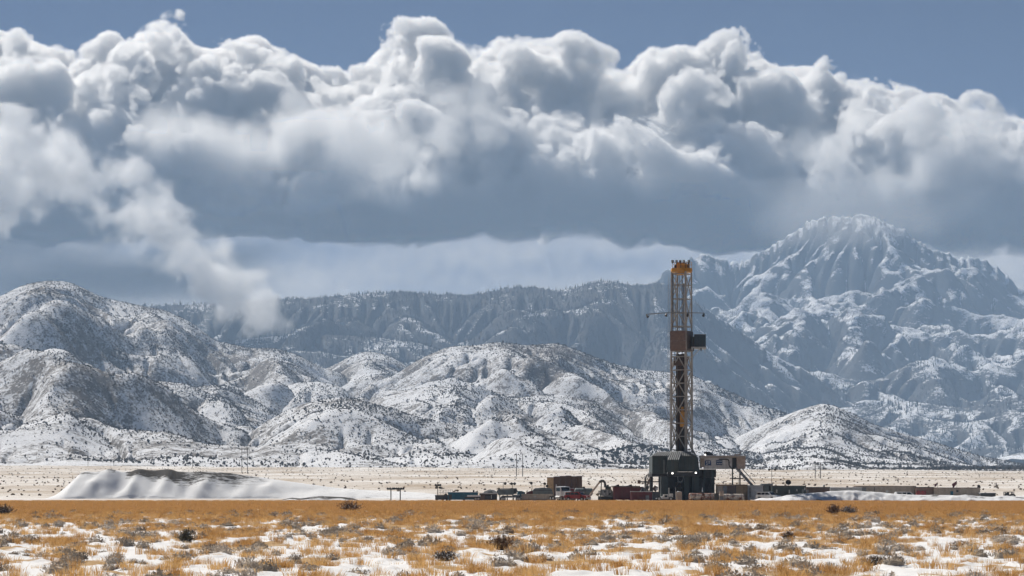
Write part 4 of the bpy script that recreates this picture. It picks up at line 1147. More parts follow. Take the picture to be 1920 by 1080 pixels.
    MB().box(wx(1311.5), wx(1395), RD - 3.6, RD + .3, wz(855.3), wz(854.4)).build('white_cap', P['snow'], roof)
    MB().box(wx(1370.6), wx(1378.5), RD - 2.2, RD - .2, wz(879.5), wz(858.5)).build('door_recess', P['black'], rig)
    end = MB().box(wx(1379), wx(1395), RD - 3.3, RD, wz(879), wz(858.4)).build('end_cabin', P['tan'], rig)
    end['label'] = 'tan end cabin of the control module'
    MB().box(wx(1311.5), wx(1319), RD - 2.8, RD - .2, wz(876), wz(859)).build('control_cabin', P['beige'], rig)
    MB().box(wx(1319.5), wx(1331), RD - 3.36, RD - 3.27, wz(873), wz(863.6)).build('sign', P['sign'], mod)
    s2 = MB().box(wx(1340.5), wx(1352), RD - 3.36, RD - 3.27, wz(872), wz(863.2)).build('sign', P['sign'], mod)
    def stroke(x0, y0, x1, y1, w=.13): return MB().bar(W(x0, y0, off=-3.38), W(x1, y1, off=-3.38), .03, w)
    m = MB()
    for q in ((1322, 866, 1324.5, 866), (1322, 868.2, 1324.2, 868.2), (1322, 871, 1324.6, 871), (1322, 866, 1322, 868.2), (1324.4, 868.2, 1324.4, 871), (1326, 865.6, 1329.4, 865.6), (1329.2, 865.6, 1326.6, 871.4), (1325.6, 868.4, 1329, 868.2)):
        mm = stroke(*q); m.add(mm.v, mm.f)
    m.build('sign_lettering', P['letter'], mod)
    m = MB()
    for k in range(4): mm = stroke(1341.6 + 2.6 * k, 865.4, 1343.4 + 2.6 * k, 865.4, .14); m.add(mm.v, mm.f)
    for x in (1342.6, 1345.8, 1349):
        for q in ((x, 868, x, 870.8), (x + 1.9, 868, x + 1.9, 870.8), (x, 869.3, x + 1.9, 869.3)): mm = stroke(*q); m.add(mm.v, mm.f)
    m.build('sign_lettering', P['letter'], mod)
    MB().path([W(1345, 861.5, off=-3.5), W(1362, 861.5, off=-3.5), W(1364.2, 864, off=-3.5), W(1364.5, 873, off=-3.5), W(1367, 876, off=-3.5), W(1371, 880, off=-3.3)], .12, 8).build('hose', P['black'], mod)
    sh = MB().add([tuple(W(1318, 847.6, off=-2.4)), tuple(W(1330, 847.6, off=-2.4)), tuple(W(1339, 855.3, off=-3)), tuple(W(1321, 855.3, off=-3)), tuple(W(1318, 847.2, off=-1.2)), tuple(W(1330, 847.2, off=-1.2)), tuple(W(1339, 855.0, off=-1)), tuple(W(1321, 855.0, off=-1))], [(0, 3, 2, 1), (4, 5, 6, 7), (0, 1, 5, 4), (1, 2, 6, 5), (2, 3, 7, 6), (3, 0, 4, 7)]).build('roof_hatch', P['dark'], rig)
    f = MB().tube(W(1320, 852.6, off=-3.2), W(1320, 853, off=-3.6), .2, 8, .3).build('floodlight', P['black'], rig)
    MB().ball(W(1320, 853, off=-3.6), .17, 8).build('lamp_glass', P['lamp'], f)
    for x in (1372.4, 1386.2): MB().bar((wx(x), RD - 1.5, 0), (wx(x), RD - 1.5, wz(879)), .28).build('module_leg', P['black'], rig)
    MB().bar(W(1373.5, 897, off=-1.6), W(1393, 897, off=-1.6), .22).build('cross_beam', P['black'], rig)
    MB().bar(W(1376, 895.4, off=-1.6), W(1378, 898, off=-1.6), .45).build('lamp_bracket', P['black'], rig)
    MB().bar(W(1383, 898, off=-1.6), W(1383, 912, off=-1.6), .09).build('post', P['dark'], rig)
    # stairway down to the right
    st = MB().bar(W(1377, 877, off=-3.4), W(1410, 914, off=-3.4), .12, .42).build('stair_stringer', P['steel'], rig)
    MB().bar(W(1379, 876, off=-2.2), W(1412, 913, off=-2.2), .12, .42).build('stair_stringer', P['steel'], rig)
    for k in range(22):
        t = (k + .5) / 22; p = W(1377 + 33 * t, 877 + 37 * t); MB().box(p.x - .14, p.x + .14, RD - 3.35, RD - 2.3, p.z - .03, p.z + .03).build('stair_tread', P['galv'], st)
    for o in (-3.4, -2.2): MB().bar(W(1381, 869.5, off=o), W(1413.5, 906, off=o), .08).build('hand_rail', P['galv'], rig)
    for k in range(5):
        t = k / 4; MB().bar(W(1378 + 32 * t, 877 + 36 * t, off=-3.4), W(1381 + 32.5 * t, 869.5 + 36.5 * t, off=-3.4), .06).build('rail_post', P['galv'], rig)
    MB().bar(W(1379, 855, off=-1), W(1377.5, 851.5, off=-1), .35).bar(W(1379, 853, off=-1), W(1387, 852.6, off=-1), .3).bar(W(1385, 853, off=-1), W(1388.5, 846, off=-1), .09).build('roof_winch', P['brown'], rig)
    # railings on the left of the floor
    for x in (1214, 1218, 1222): MB().bar(W(x, 893, off=-3), W(x, 880 if x == 1222 else 885, off=-3), .07).build('rail_post', P['dark'], rig)

def build_rig_side():
    t = thing('choke_stand', (wx(1216, 552), 552, 0), 'dark steel stair tower with bent pipes beside the left of the rig base', 'pipe stand')
    d = 552.0
    def w(x, y, o=0): return W(x, y, d, o)
    for x, y in ((1209, 893), (1215, 892), (1219, 890), (1222, 893)):
        MB().bar((wx(x, d), d + (x % 3), 0), (wx(x, d), d + (x % 3), wz(y, d)), .16).build('post', P['black'], t)
    MB().path([w(1211, 938), w(1211, 897), w(1212, 891.5), (w(1215, 890))], .13, 8).build('bent_pipe', P['black'], t)
    MB().path([w(1212, 912, -1), w(1216, 903, -1), w(1219, 896, -1)], .2, 8).build('bent_pipe', P['brown'], t)
    for a, b in (((1203, 934), (1216, 902)), ((1207, 936), (1220, 905))):
        s = MB().bar(w(*a), w(*b), .1, .35).build('stair_stringer', P['dark'], t)
    for k in range(9):
        q = k / 8; p = w(1205 + 13 * q, 934 - 31 * q); MB().box(p.x - .2, p.x + .2, d - .1, d + 1.0, p.z - .04, p.z + .04).build('stair_tread', P['steel'], t)
    MB().box(wx(1207, d), wx(1224, d), d - 1, d + 2, wz(921, d), wz(919.5, d)).build('landing', P['dark'], t)
    MB().box(wx(1212, d), wx(1223, d), d - 1, d + 2, wz(905, d), wz(903.8, d)).build('landing', P['dark'], t)
    MB().bar(w(1197, 903.4), w(1238, 903.4), .24).build('cross_pipe', P['black'], t)
    MB().tube(w(1195.5, 903.4), w(1201, 903.4), .42, 10).build('valve', P['brown'], t)
    for x, y, r in ((1204, 921, .5), (1213, 914, .45), (1218, 927, .5)): MB().ball(w(x, y, -1.2), r, 8).build('valve', P['dark'], t)
    MB().tube(w(1200, 925, -1), w(1207, 914, -1), .35, 10).build('separator_vessel', P['slate'], t)
    m = thing('accumulator_skid', (wx(1229, 551), 551, 0), 'small brown and white pump skid under the left edge of the drill floor', 'pump skid')
    MB().box(wx(1224, 551), wx(1237, 551), 550.2, 552.5, wz(938.5, 551), wz(922, 551)).build('skid_tank', P['dark'], m)
    MB().tube((wx(1226, 551), 551, wz(920, 551)), (wx(1231, 551), 551, wz(912, 551)), .5, 10).build('pump', P['brown'], m)
    MB().box(wx(1229, 551), wx(1233, 551), 550, 550.8, wz(919, 551), wz(914, 551)).build('gauge_box', P['galv'], m)
# ------------------------------------------------------------------ the camp around the rig
def container(name, label, cat, x0, x1, yt, d, depth, mat, yaw=0.0, rib=.6, snow=True, base=0.0, roof=None, items=(), foot=True, group=None, ytr=None):
    """a ribbed steel box whose camera side spans photograph columns x0..x1 with its top at row yt; items: (kind, x0, x1, y0, y1, paint)"""
    X0, X1 = wx(x0, d), wx(x1, d); Z1 = wz(yt, d); Z0 = base + (.18 if foot else 0)
    t = thing(name, ((X0 + X1) / 2, d, 0), label, cat, group)
    c = ((X0 + X1) / 2, d)
    def fin(mb, nm, m, parent): return (mb.turn(yaw, c) if yaw else mb).build(nm, m, parent)
    body = MB().box(X0, X1, d, d + depth, Z0, Z1)
    if rib:
        n = max(2, int((X1 - X0) / rib))
        for k in range(n):
            a = X0 + (X1 - X0) * (k + .25) / n; body.box(a, a + (X1 - X0) / n * .5, d - .045, d - .001, Z0 + .1, Z1 - .1)
    b = fin(body, 'body', mat, t)
    if foot:
        for a in (X0 + .1, (X0 + X1) / 2, X1 - .5): fin(MB().box(a, a + .4, d + .1, d + depth - .1, 0, Z0 - .002), 'skid', P['dark'], t)
    r = fin(MB().box(X0 - .08, X1 + .08, d - .1, d + depth + .08, Z1 + .002, Z1 + .14), 'roof', roof or mat, t)
    if snow:  # adds a thin white slab over the whole roof
        fin(MB().box(X0 + .02, X1 - .02, d - .02, d + depth - .02, Z1 + .142, Z1 + .24), 'white_cap', P['snow'], r)
    for it in items:
        kind, a, q, y0, y1, pm = it
        A, B, C0, C1 = wx(a, d), wx(q, d), wz(y1, d), wz(y0, d)
        o = fin(MB().box(A, B, d - .10, d - .048, max(C0, Z0 + .02), C1), kind, P[pm], t)
        if kind == 'window': fin(MB().box(A - .07, B + .07, d - .085, d - .047, C0 - .09, C0 - .005), 'sill', P['galv'], o)
        if kind == 'door': fin(MB().box(B - .25, B - .15, d - .16, d - .102, (C0 + C1) / 2 - .08, (C0 + C1) / 2 + .08), 'handle', P['dark'], o)
    return t

def wheel(parent, c, r, w, yaw=0.0, cc=None):
    mb = MB().tube((c[0], c[1], c[2]), (c[0], c[1] + w, c[2]), r, 14)
    rim = MB().tube((c[0], c[1] - .012, c[2]), (c[0], c[1] + w + .012, c[2]), r * .58, 12)
    if yaw: mb.turn(yaw, cc); rim.turn(yaw, cc)
    o = mb.build('wheel', P['rubber'], parent); rim.build('rim', P['galv'], o)

def light_mast(name, label, x, ytop, d, heads, base_y=None, trailer=True, cat='light tower'):
    t = thing(name, (wx(x, d), d, 0), label, cat)
    X = wx(x, d); Z = wz(ytop, d)
    MB().bar((X, d, 0), (X, d, Z), .11).build('mast', P['dark'], t)
    MB().bar((X - .8, d, Z - .05), (X + .8, d, Z - .05), .09).build('cross_bar', P['dark'], t)
    for hx, hz in heads:
        MB().tube((X + hx, d, Z + hz), (X + hx + .1, d - .35, Z + hz - .12), .18, 8, .34).build('floodlight', P['black'], t)
    if trailer: MB().box(X - .8, X + .8, d - .5, d + .6, .35, 1.25).build('generator', P['steel'], t); wheel(t, (X - .3, d - .6, .33), .33, .2)
    return t

def tank_horizontal(name, label, x0, x1, yt, yb, d, mat, cat='tank', saddle='dark', cap=True):
    X0, X1 = wx(x0, d), wx(x1, d); r = (wz(yt, d) - wz(yb, d)) / 2; zc = (wz(yt, d) + wz(yb, d)) / 2
    t = thing(name, ((X0 + X1) / 2, d, 0), label, cat)
    mb = MB().tube((X0 + r * .35, d + r, zc), (X1 - r * .35, d + r, zc), r, 20)
    for X, s in ((X0 + r * .35, -1), (X1 - r * .35, 1)):
        for k in range(3):
            q0 = r * math.cos(k * .5); q1 = r * math.cos((k + 1) * .5)
            mb.tube((X + s * r * .35 * math.sin(k * .5), d + r, zc), (X + s * r * .35 * math.sin((k + 1) * .5), d + r, zc), q0, 20, q1)
    mb.build('vessel', mat, t, smooth=False)
    for k in range(3):
        X = X0 + (X1 - X0) * (.18 + .32 * k)
        MB().box(X - .12, X + .12, d + .1, d + 2 * r - .1, 0, max(zc - r * .6, .15)).build('saddle', P[saddle], t)
        MB().tube((X + .3, d + r, zc), (X + .38, d + r, zc), r + .02, 20).build('band', P[saddle], t)
    if cap: MB().tube(((X0 + X1) / 2, d + r, zc + r), ((X0 + X1) / 2, d + r, zc + r + .3), .3, 10).build('hatch', P[saddle], t)
    return t

def dish(name, label, x, y, d, rad, az=0.0, foot=None):
    t = thing(name, (wx(x, d), d, foot if foot is not None else wz(y, d) - rad - .3), label, 'satellite dish')
    c = W(x, y, d)
    nrm = Vector((math.sin(az), -math.cos(az) * .8, .45)).normalized()
    u = nrm.cross(Vector((0, 0, 1))).normalized(); v = nrm.cross(u)
    V = []; F = []; n = 18
    for k in range(4):
        q = rad * (k + .02) / 3
        for j in range(n):
            an = 6.28319 * j / n; V.append(c + u * math.cos(an) * q + v * math.sin(an) * q + nrm * (q * q / rad * .22))
    for k in range(3):
        for j in range(n): F.append((k * n + j, k * n + (j + 1) % n, (k + 1) * n + (j + 1) % n, (k + 1) * n + j))
    V2 = [p - nrm * .05 for p in V]; m = len(V)
    F2 = [tuple(m + i for i in reversed(f)) for f in F] + [(3 * n + j, 3 * n + (j + 1) % n, m + 3 * n + (j + 1) % n, m + 3 * n + j) for j in range(n)]
    MB().add(V + V2, F + F2).build('reflector', P['black'], t)
    MB().bar(c + nrm * rad * .75, c + v * rad * .8 + nrm * .1, .05).bar(c + nrm * rad * .75, c - v * rad * .8 + nrm * .1, .05).build('feed_arm', P['dark'], t)
    f = foot if foot is not None else c.z - rad - .3
    MB().bar((c.x, d + .15, f), (c.x, d + .15, c.z - .05), .12).build('stand', P['dark'], t)

def pickup(name, label, x, yaw, d, paint_key):
    c = (wx(x, d), d); t = thing(name, (c[0], d, 0), label, 'pickup truck'); X = c[0] - 2.7
    def fin(mb, nm, m, p=t): return mb.turn(yaw, c).build(nm, m, p)
    m = P[paint_key]; y0, y1 = d - .95, d + .95
    prof = [(0, .55), (.55, .5), (.6, .85), (1.0, 1.0), (1.45, .85), (1.55, .5), (3.85, .5), (3.95, .85), (4.35, 1.0), (4.75, .85), (4.85, .5), (5.35, .55), (5.4, 1.0), (5.3, 1.12), (4.2, 1.22), (0, 1.22)]
    b = fin(MB().prism([(X + a, z) for a, z in prof], y0, y1), 'body', m)
    cabp = [(0.15, 1.222), (4.15, 1.222), (3.35, 1.86), (3.0, 1.9), (.4, 1.88), (.2, 1.8)]
    cb = fin(MB().prism([(X + a, z) for a, z in cabp], y0 + .12, y1 - .12), 'cab', m)
    for a0, a1 in ((.35, 1.35), (1.5, 2.35)):
        fin(MB().box(X + a0, X + a1, y0 + .08, y0 + .117, 1.3, 1.74), 'side_window', P['glass'], cb)
    fin(MB().prism([(X + 2.5, 1.3), (X + 3.75, 1.3), (X + 3.2, 1.74), (X + 2.5, 1.74)], y0 + .08, y0 + .117), 'side_window', P['glass'], cb)
    fin(MB().add([(X + 4.13, y0 + .25, 1.26), (X + 4.13, y1 - .25, 1.26), (X + 3.42, y1 - .3, 1.83), (X + 3.42, y0 + .3, 1.83), (X + 4.2, y0 + .25, 1.27), (X + 4.2, y1 - .25, 1.27), (X + 3.47, y1 - .3, 1.85), (X + 3.47, y0 + .3, 1.85)], [(3, 2, 1, 0), (4, 5, 6, 7), (0, 1, 5, 4), (1, 2, 6, 5), (2, 3, 7, 6), (3, 0, 4, 7)]), 'windscreen', P['glass'], cb)
    fin(MB().box(X - .07, X - .003, y0 + .05, y1 - .05, .5, .7), 'bumper', P['galv'], b); fin(MB().box(X + 5.41, X + 5.5, y0 + .05, y1 - .05, .48, .72), 'bumper', P['galv'], b)
    fin(MB().box(X + 5.402, X + 5.44, y0 + .1, y0 + .45, .85, 1.05), 'headlight', P['letter'], b); fin(MB().box(X + 5.402, X + 5.44, y1 - .45, y1 - .1, .85, 1.05), 'headlight', P['letter'], b)
    for a in (1.02, 4.35):
        for yy in (y0 - .02, y1 - .24):
            mb = MB().tube((X + a, yy, .40), (X + a, yy + .26, .40), .40, 16).turn(yaw, c); o = mb.build('wheel', P['rubber'], t)
            MB().tube((X + a, yy - .012, .40), (X + a, yy + .272, .40), .23, 12).turn(yaw, c).build('rim', P['galv'], o)
    return t

def semi_truck(name, label, x, yaw, d, cabm, chm):
    c = (wx(x, d), d); t = thing(name, (c[0], d, 0), label, 'truck'); X = c[0]
    def fin(mb, nm, m, p=t): return mb.turn(yaw, c).build(nm, m, p)
    fin(MB().box(X - 3.5, X + 3.3, d - .45, d + .45, .7, 1.0), 'chassis', P[chm])
    cab = fin(MB().prism([(X - .9, 1.05), (X + 1.2, 1.05), (X + 1.15, 2.1), (X + .9, 2.95), (X - .9, 3.05)], d - 1.15, d + 1.15), 'cab', P[cabm])
    fin(MB().prism([(X + 1.21, 1.0), (X + 3.2, .9), (X + 3.2, 1.75), (X + 1.21, 2.05)], d - .8, d + .8), 'hood', P[cabm])
    fin(MB().box(X + 3.21, X + 3.28, d - .55, d + .55, .9, 1.7), 'grille', P['galv']); fin(MB().box(X + 3.2, X + 3.5, d - 1.2, d + 1.2, .4, .8), 'bumper', P['galv'])
    fin(MB().box(X - .7, X + .75, d - 1.2, d - 1.152, 2.0, 2.75), 'side_window', P['glass'], cab)
    fin(MB().add([(X + 1.17, d - 1, 2.15), (X + 1.17, d + 1, 2.15), (X + .95, d + 1, 2.85), (X + .95, d - 1, 2.85), (X + 1.22, d - 1, 2.16), (X + 1.22, d + 1, 2.16), (X + 1.0, d + 1, 2.86), (X + 1.0, d - 1, 2.86)], [(3, 2, 1, 0), (4, 5, 6, 7), (0, 1, 5, 4), (1, 2, 6, 5), (2, 3, 7, 6), (3, 0, 4, 7)]), 'windscreen', P['glass'], cab)
    fin(MB().tube((X - 1.1, d - .9, 1.0), (X - 1.1, d - .9, 3.5), .1, 8), 'exhaust_stack', P['galv'])
    fin(MB().tube((X - .9, d - 1.0, .75), (X + .7, d - 1.0, .75), .33, 12), 'fuel_tank', P['galv'])
    for s in (-1, 1):
        fin(MB().box(X + 2.0, X + 3.0, d + s * 1.0 - .22, d + s * 1.0 + .22, 1.08, 1.2), 'fender', P[cabm])
        h = fin(MB().ball((X + 3.32, d + s * .8, 1.15), .2, 8), 'headlight', P['lamp'] if s < 0 else P['galv'])  # the near one is made to glow in place of a sun glint
        for a in (2.5, -1.9, -2.95):
            mb = MB().tube((X + a, d + s * 1.0 - .17, .52), (X + a, d + s * 1.0 + .17, .52), .52, 16).turn(yaw, c); o = mb.build('wheel', P['rubber'], t)
            MB().tube((X + a, d + s * 1.0 - .185, .52), (X + a, d + s * 1.0 + .185, .52), .28, 12).turn(yaw, c).build('rim', P['galv'], o)
    return t

def h_frame(label, x0, x1, yt, yb, d, gz, arm=1.6):
    t = thing('utility_pole', ((wx(x0, d) + wx(x1, d)) / 2, d, gz), label, 'utility pole', 'wooden H-frame power poles on the plain')
    Z = wz(yt, d)
    for x in (x0, x1): MB().tube((wx(x, d), d, gz - .3), (wx(x, d), d, Z), .24, 8, .18).build('pole', P['wood'], t)
    cz = Z - .9
    MB().bar((wx(x0, d) - arm, d - .2, cz), (wx(x1, d) + arm, d - .2, cz), .22).build('cross_arm', P['wood'], t)
    for x in (wx(x0, d) - arm + .2, (wx(x0, d) + wx(x1, d)) / 2, wx(x1, d) + arm - .2): MB().tube((x, d - .2, cz - .12), (x, d - .2, cz - 1.0), .1, 6).build('insulator', P['dark'], t)
    return t

def build_camp():
    # ---- left of the rig
    t = thing('pipe_rack_lights', (wx(742, 545), 545, 0), 'pair of T shaped light stands with lamps in front of the snowy berm', 'light stand')
    d = 545.0
    for x in (733, 750.5): MB().bar((wx(x, d), d, 0), (wx(x, d), d, wz(917.5, d)), .22).build('post', P['black'], t)
    for x0, x1 in ((726, 741), (742, 758)): MB().bar((wx(x0, d), d, wz(917.5, d)), (wx(x1, d), d, wz(917.2, d)), .2).build('cross_bar', P['black'], t)
    for x in (727.5, 732, 737, 740, 744, 748, 752.5, 757): MB().tube((wx(x, d), d, wz(917, d)), (wx(x, d) - .05, d - .3, wz(916, d)), .14, 8, .26).build('floodlight', P['black'], t)
    d = 552.0
    t = thing('light_tower', (wx(820.5, d), d, 0), 'thin light tower with two rows of lamps left of the blue container', 'light tower')
    MB().bar((wx(820.5, d), d, 0), (wx(820.5, d), d, wz(906, d)), .14).build('mast', P['dark'], t)
    for y in (909.5, 914): MB().bar((wx(816, d), d, wz(y, d)), (wx(827, d), d, wz(y, d)), .08).build('cross_bar', P['dark'], t)
    for x, y in ((817, 909), (822, 909), (825.5, 909), (818, 913.8), (825, 913.8)): MB().tube((wx(x, d), d, wz(y, d)), (wx(x, d), d - .3, wz(y + .6, d)), .15, 8, .27).build('floodlight', P['black'], t)
    container('settling_tank', 'low black open tank with a railing left of the blue container', 'tank', 816, 840, 929.5, 548, 4, P['dark'], rib=.9, snow=False)
    t = thing('railing', (wx(831, 547.5), 547.5, 0), 'thin grey railing standing on the low black tank', 'railing'); d = 549
    for x in (823, 826, 829, 832, 835, 838, 841.5, 845, 848.5): MB().bar((wx(x, d), d, wz(929, d)), (wx(x, d), d, wz(918.5, d)), .06).build('rail_post', P['steel'], t)
    for y in (918.5, 923): MB().bar((wx(823, d), d, wz(y, d)), (wx(849, d), d, wz(y, d)), .06).build('hand_rail', P['steel'], t)
    container('blue_container', 'deep blue steel container with a white roof top', 'container', 840, 896, 924.6, 546, 3, P['blue'], rib=.5, items=[('panel', 841, 847, 927, 937, 'dark')])
    t = thing('mixing_motor', (wx(888, 547), 547.6, wz(924, 547)), 'small black motor on the roof of the blue container', 'motor'); d = 547
    MB().tube((wx(886.5, d), d + .6, wz(921, d)), (wx(889.5, d), d + .6, wz(921, d)), .26, 10).build('motor_body', P['black'], t); MB().box(wx(887, d), wx(889, d), d + .4, d + .8, wz(924.2, d) + .25, wz(921.5, d)).build('bracket', P['dark'], t)
    MB().tube((wx(892.5, d), d + .6, wz(924.2, d) + .25), (wx(892.5, d), d + .6, wz(921.6, d)), .2, 8).build('vent', P['black'], t)
    t = thing('flatbed_trailer', (wx(886, 536), 536, 0), 'low flatbed trailer topped with snow in front of the blue container', 'trailer'); d = 536
    MB().box(wx(872, d), wx(901, d), d, d + 2.2, .55, .85).build('deck', P['dark'], t); MB().box(wx(876, d), wx(900.5, d), d + .1, d + 2.1, .852, 1.2).build('white_cap', P['snow'], t)
    for x in (892, 897): wheel(t, (wx(x, d), d - .1, .42), .42, .26)
    t = container('pump_house', 'beige roofed equipment shed with brown and black machinery inside', 'shed', 899, 932, 926.5, 543, 3.4, P['black'], rib=0, roof=P['beige'],
              items=[('panel', 899.5, 909, 928.5, 938, 'brown'), ('panel', 910, 920, 930, 938, 'dark'), ('post', 920.5, 922.2, 928, 935, 'galv')])
    t = thing('tarp_cover', (wx(922, 560), 560, 0), 'pale tarpaulin shelter behind the beige roofed shed', 'shelter'); d = 560
    MB().prism([(wx(903, d), 0), (wx(932, d), 0), (wx(932, d), wz(922.5, d)), (wx(926, d), wz(918.5, d)), (wx(917, d), wz(918), ), (wx(907, d), wz(922))], d, d + 4).build('cover', P['galv'], t)
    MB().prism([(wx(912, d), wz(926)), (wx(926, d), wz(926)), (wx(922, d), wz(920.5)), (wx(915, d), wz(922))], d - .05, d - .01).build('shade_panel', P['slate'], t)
    t = thing('mud_tank', (wx(951, 552), 552, 0), 'slate grey mud tank with sloped sides behind the low trailer', 'tank'); d = 552
    b = MB().prism([(wx(931, d), wz(921, d)), (wx(934, d), wz(928, d)), (wx(962, d), wz(928, d)), (wx(971, d), wz(921, d)), (wx(968.5, d), wz(916.2, d)), (wx(934, d), wz(917.2, d))], d, d + 3).build('tank_body', P['slate'], t)
    MB().box(wx(934, d), wx(969, d), d - .1, d + 3.1, wz(916.1, d), wz(915.2, d)).build('roof', P['dark'], t); MB().box(wx(963, d), wx(969, d), d - .12, d - .02, wz(926, d), wz(917, d)).build('end_plate', P['black'], t)
    for x in (936, 950, 962): MB().box(wx(x, d), wx(x + 2, d), d + .3, d + 2.7, 0, wz(928.1, d)).build('skid', P['dark'], t)
    for x, s in ((944, 0), (957, 1)): MB().bar((wx(x, d), d - .04, wz(928, d)), (wx(x, d), d - .04, wz(917.5, d)), .12).build('rib', P['slate'], t)
    t = thing('lowboy_trailer', (wx(957, 540), 540, 0), 'long low dark trailer with a pale deck edge in front of the mud tank', 'trailer'); d = 540
    MB().box(wx(937, d), wx(979, d), d, d + 2.4, .62, .82).build('deck', P['galv'], t); MB().box(wx(940, d), wx(960, d), d + .2, d + 2.2, .822, wz(929.5, d)).build('load', P['dark'], t)
    MB().box(wx(960.4, d), wx(976, d), d + .2, d + 2.2, .822, wz(928.5, d)).build('load', P['navy'], t); MB().box(wx(962, d), wx(975, d), d + .3, d + 2.1, wz(928.4, d), wz(927.6, d)).build('white_cap', P['snow'], t)
    for x in (941, 945, 970, 974): wheel(t, (wx(x, d), d - .1, .4), .4, .26)
    t = thing('teal_pump', (wx(977, 556), 556, 0), 'teal rounded pump cover between the grey tank and the tan box', 'pump'); d = 556
    MB().prism([(wx(969, d), 0), (wx(986, d), 0), (wx(985, d), wz(923, d)), (wx(978, d), wz(920.5, d)), (wx(970, d), wz(920.8, d))], d, d + 2).build('cover', P['blue'], t)
    for k in range(3): MB().box(wx(974 + 4 * k, d), wx(976 + 4 * k, d), d - .05, d - .01, wz(927, d), wz(922.5, d)).build('louvre', P['dark'], t)
    t = thing('red_pump', (wx(993, 558), 558, 0), 'dark red pump housing behind the tan box', 'pump'); d = 558
    MB().prism([(wx(985, d), 0), (wx(1003, d), 0), (wx(1003, d), wz(919.5, d)), (wx(994, d), wz(920.6, d)), (wx(987, d), wz(923, d))], d, d + 2).build('housing', P['maroon'], t); MB().box(wx(996, d), wx(998, d), d + .5, d + 1, wz(920, d), wz(918, d)).build('pipe', P['dark'], t)
    t = thing('storage_tank', (wx(1018, 554), 554, 0), 'blue grey rounded storage tank behind the tan box', 'tank'); d = 554
    MB().prism([(wx(1000, d), 0), (wx(1037, d), 0), (wx(1037, d), wz(924, d)), (wx(1034, d), wz(916.5, d)), (wx(1030, d), wz(914.8, d)), (wx(1016, d), wz(914.2, d)), (wx(1003, d), wz(915.6, d)), (wx(999, d), wz(919, d))], d, d + 3).build('vessel', P['slate'], t)
    MB().box(wx(1001, d), wx(1036, d), d - .08, d - .01, wz(920, d), wz(919, d)).build('band', P['dark'], t)
    container('tan_container', 'tan steel box with dark base beside the truck', 'container', 978, 1036, 927.6, 542, 3, P['beige'], rib=.7, snow=False, items=[('panel', 1000, 1005.5, 929.5, 932, 'galv'), ('base_rail', 978.5, 1035.5, 937.2, 940, 'dark'), ('panel', 980, 990, 929, 936, 'tan')])
    for i, (x, y, lab, hd) in enumerate([(943.5, 904, 'thin light pole above the slate grey mud tank', [(.35, -.2)]), (961, 906, 'light pole with twin black lamps behind the mud tank', [(-.3, .0), (.35, .0)]), (997.5, 905, 'single lamp pole over the dark red pump', [(-.25, 0)]), (1020.5, 906, 'lamp pole with two lamps beside the rust brown tanks', [(0, 0), (.5, -.5)])]):
        light_mast('light_pole', lab, x, y, 566, hd, trailer=False, cat='light pole')
    # rust brown tank battery
    for k, (x0, x1, y) in enumerate([(1026, 1038, 896.5), (1038.4, 1050, 895), (1050.4, 1061, 894), (1061.4, 1071, 893.3), (1071.4, 1081, 894.6), (1081.4, 1091.5, 894)]):
        lab = ['leftmost and lightest of the rust brown upright tanks behind the truck', 'second from the left of the rust brown upright tanks', 'third from the left of the rust brown upright tanks', 'fourth from the left of the rust brown upright tanks', 'fifth from the left of the rust brown upright tanks', 'rightmost of the rust brown upright tanks behind the truck'][k]
        container('upright_tank', lab, 'tank', x0, x1, y, 586 + k * .3, 3.4, P['ochre'] if k == 0 else P['rust'], rib=.42, snow=True, group='rust brown upright tanks')
    semi_truck('semi_truck', 'white semi truck with red chassis and a glinting headlight', 1055, math.radians(-58), 536, 'pure', 'red')
    t = thing('covered_trailer', (wx(1064, 548), 548, 0), 'dark maroon topped cargo trailer behind the white truck', 'trailer'); d = 548
    MB().box(wx(1053, d), wx(1076, d), d, d + 2.4, 1.0, wz(920, d)).build('box', P['slate'], t); MB().box(wx(1052, d), wx(1077, d), d - .1, d + 2.5, wz(920, d) + .002, wz(916, d)).build('cover', P['maroon'], t); MB().box(wx(1052.5, d), wx(1076.5, d), d - .05, d + 2.4, wz(916, d) + .002, wz(915.2, d)).build('white_cap', P['snow'], t)
    for x in (1058, 1063, 1071): wheel(t, (wx(x, d), d - .1, .5), .5, .3)
    t = tank_horizontal('tanker_trailer', 'grey green tanker trailer with white top behind the pipe conveyor', 1077, 1112, 915.2, 929.5, 552, P['slate'], cat='tanker')
    pickup('red_pickup', 'red pickup truck with pale hood beside the semi truck', 1083, math.radians(-35), 532, 'red')
    t = thing('pipe_conveyor', (wx(1122, 545), 545, 0), 'bent over inclined pipe conveyor with a curved top left of the maroon tanks', 'conveyor'); d = 545
    for o, w_ in ((0, .3), (1.1, .3)):
        MB().bar(W(1100, 936, d, o), W(1124, 904.5, d, o), .22, .34).build('side_rail', P['brown'] if o else P['tan'], t)
        MB().path([W(1124, 904.5, d, o), W(1126.5, 901.6, d, o), W(1130, 901, d, o), W(1133, 902.5, d, o), W(1134.8, 906, d, o), W(1135, 914, d, o)], .24, 8).build('curved_guide', P['black'], t)
    for k in range(12):
        q = (k + .5) / 12; p = W(1100 + 24 * q, 936 - 31.5 * q, d); MB().bar(p, p + Vector((0, 1.1, 0)), .12).build('rung', P['steel'], t)
    MB().bar(W(1126, 936, d, .5), W(1128, 903, d, .5), .2).build('support_post', P['dark'], t); MB().bar(W(1103, 935, d, -.2), W(1108, 935.5, d, -.2), .3).build('foot', P['galv'], t)
    t = thing('shaker_unit', (wx(1138, 550), 550, 0), 'grey sloped shaker unit with dark base between conveyor and maroon tanks', 'machine'); d = 550
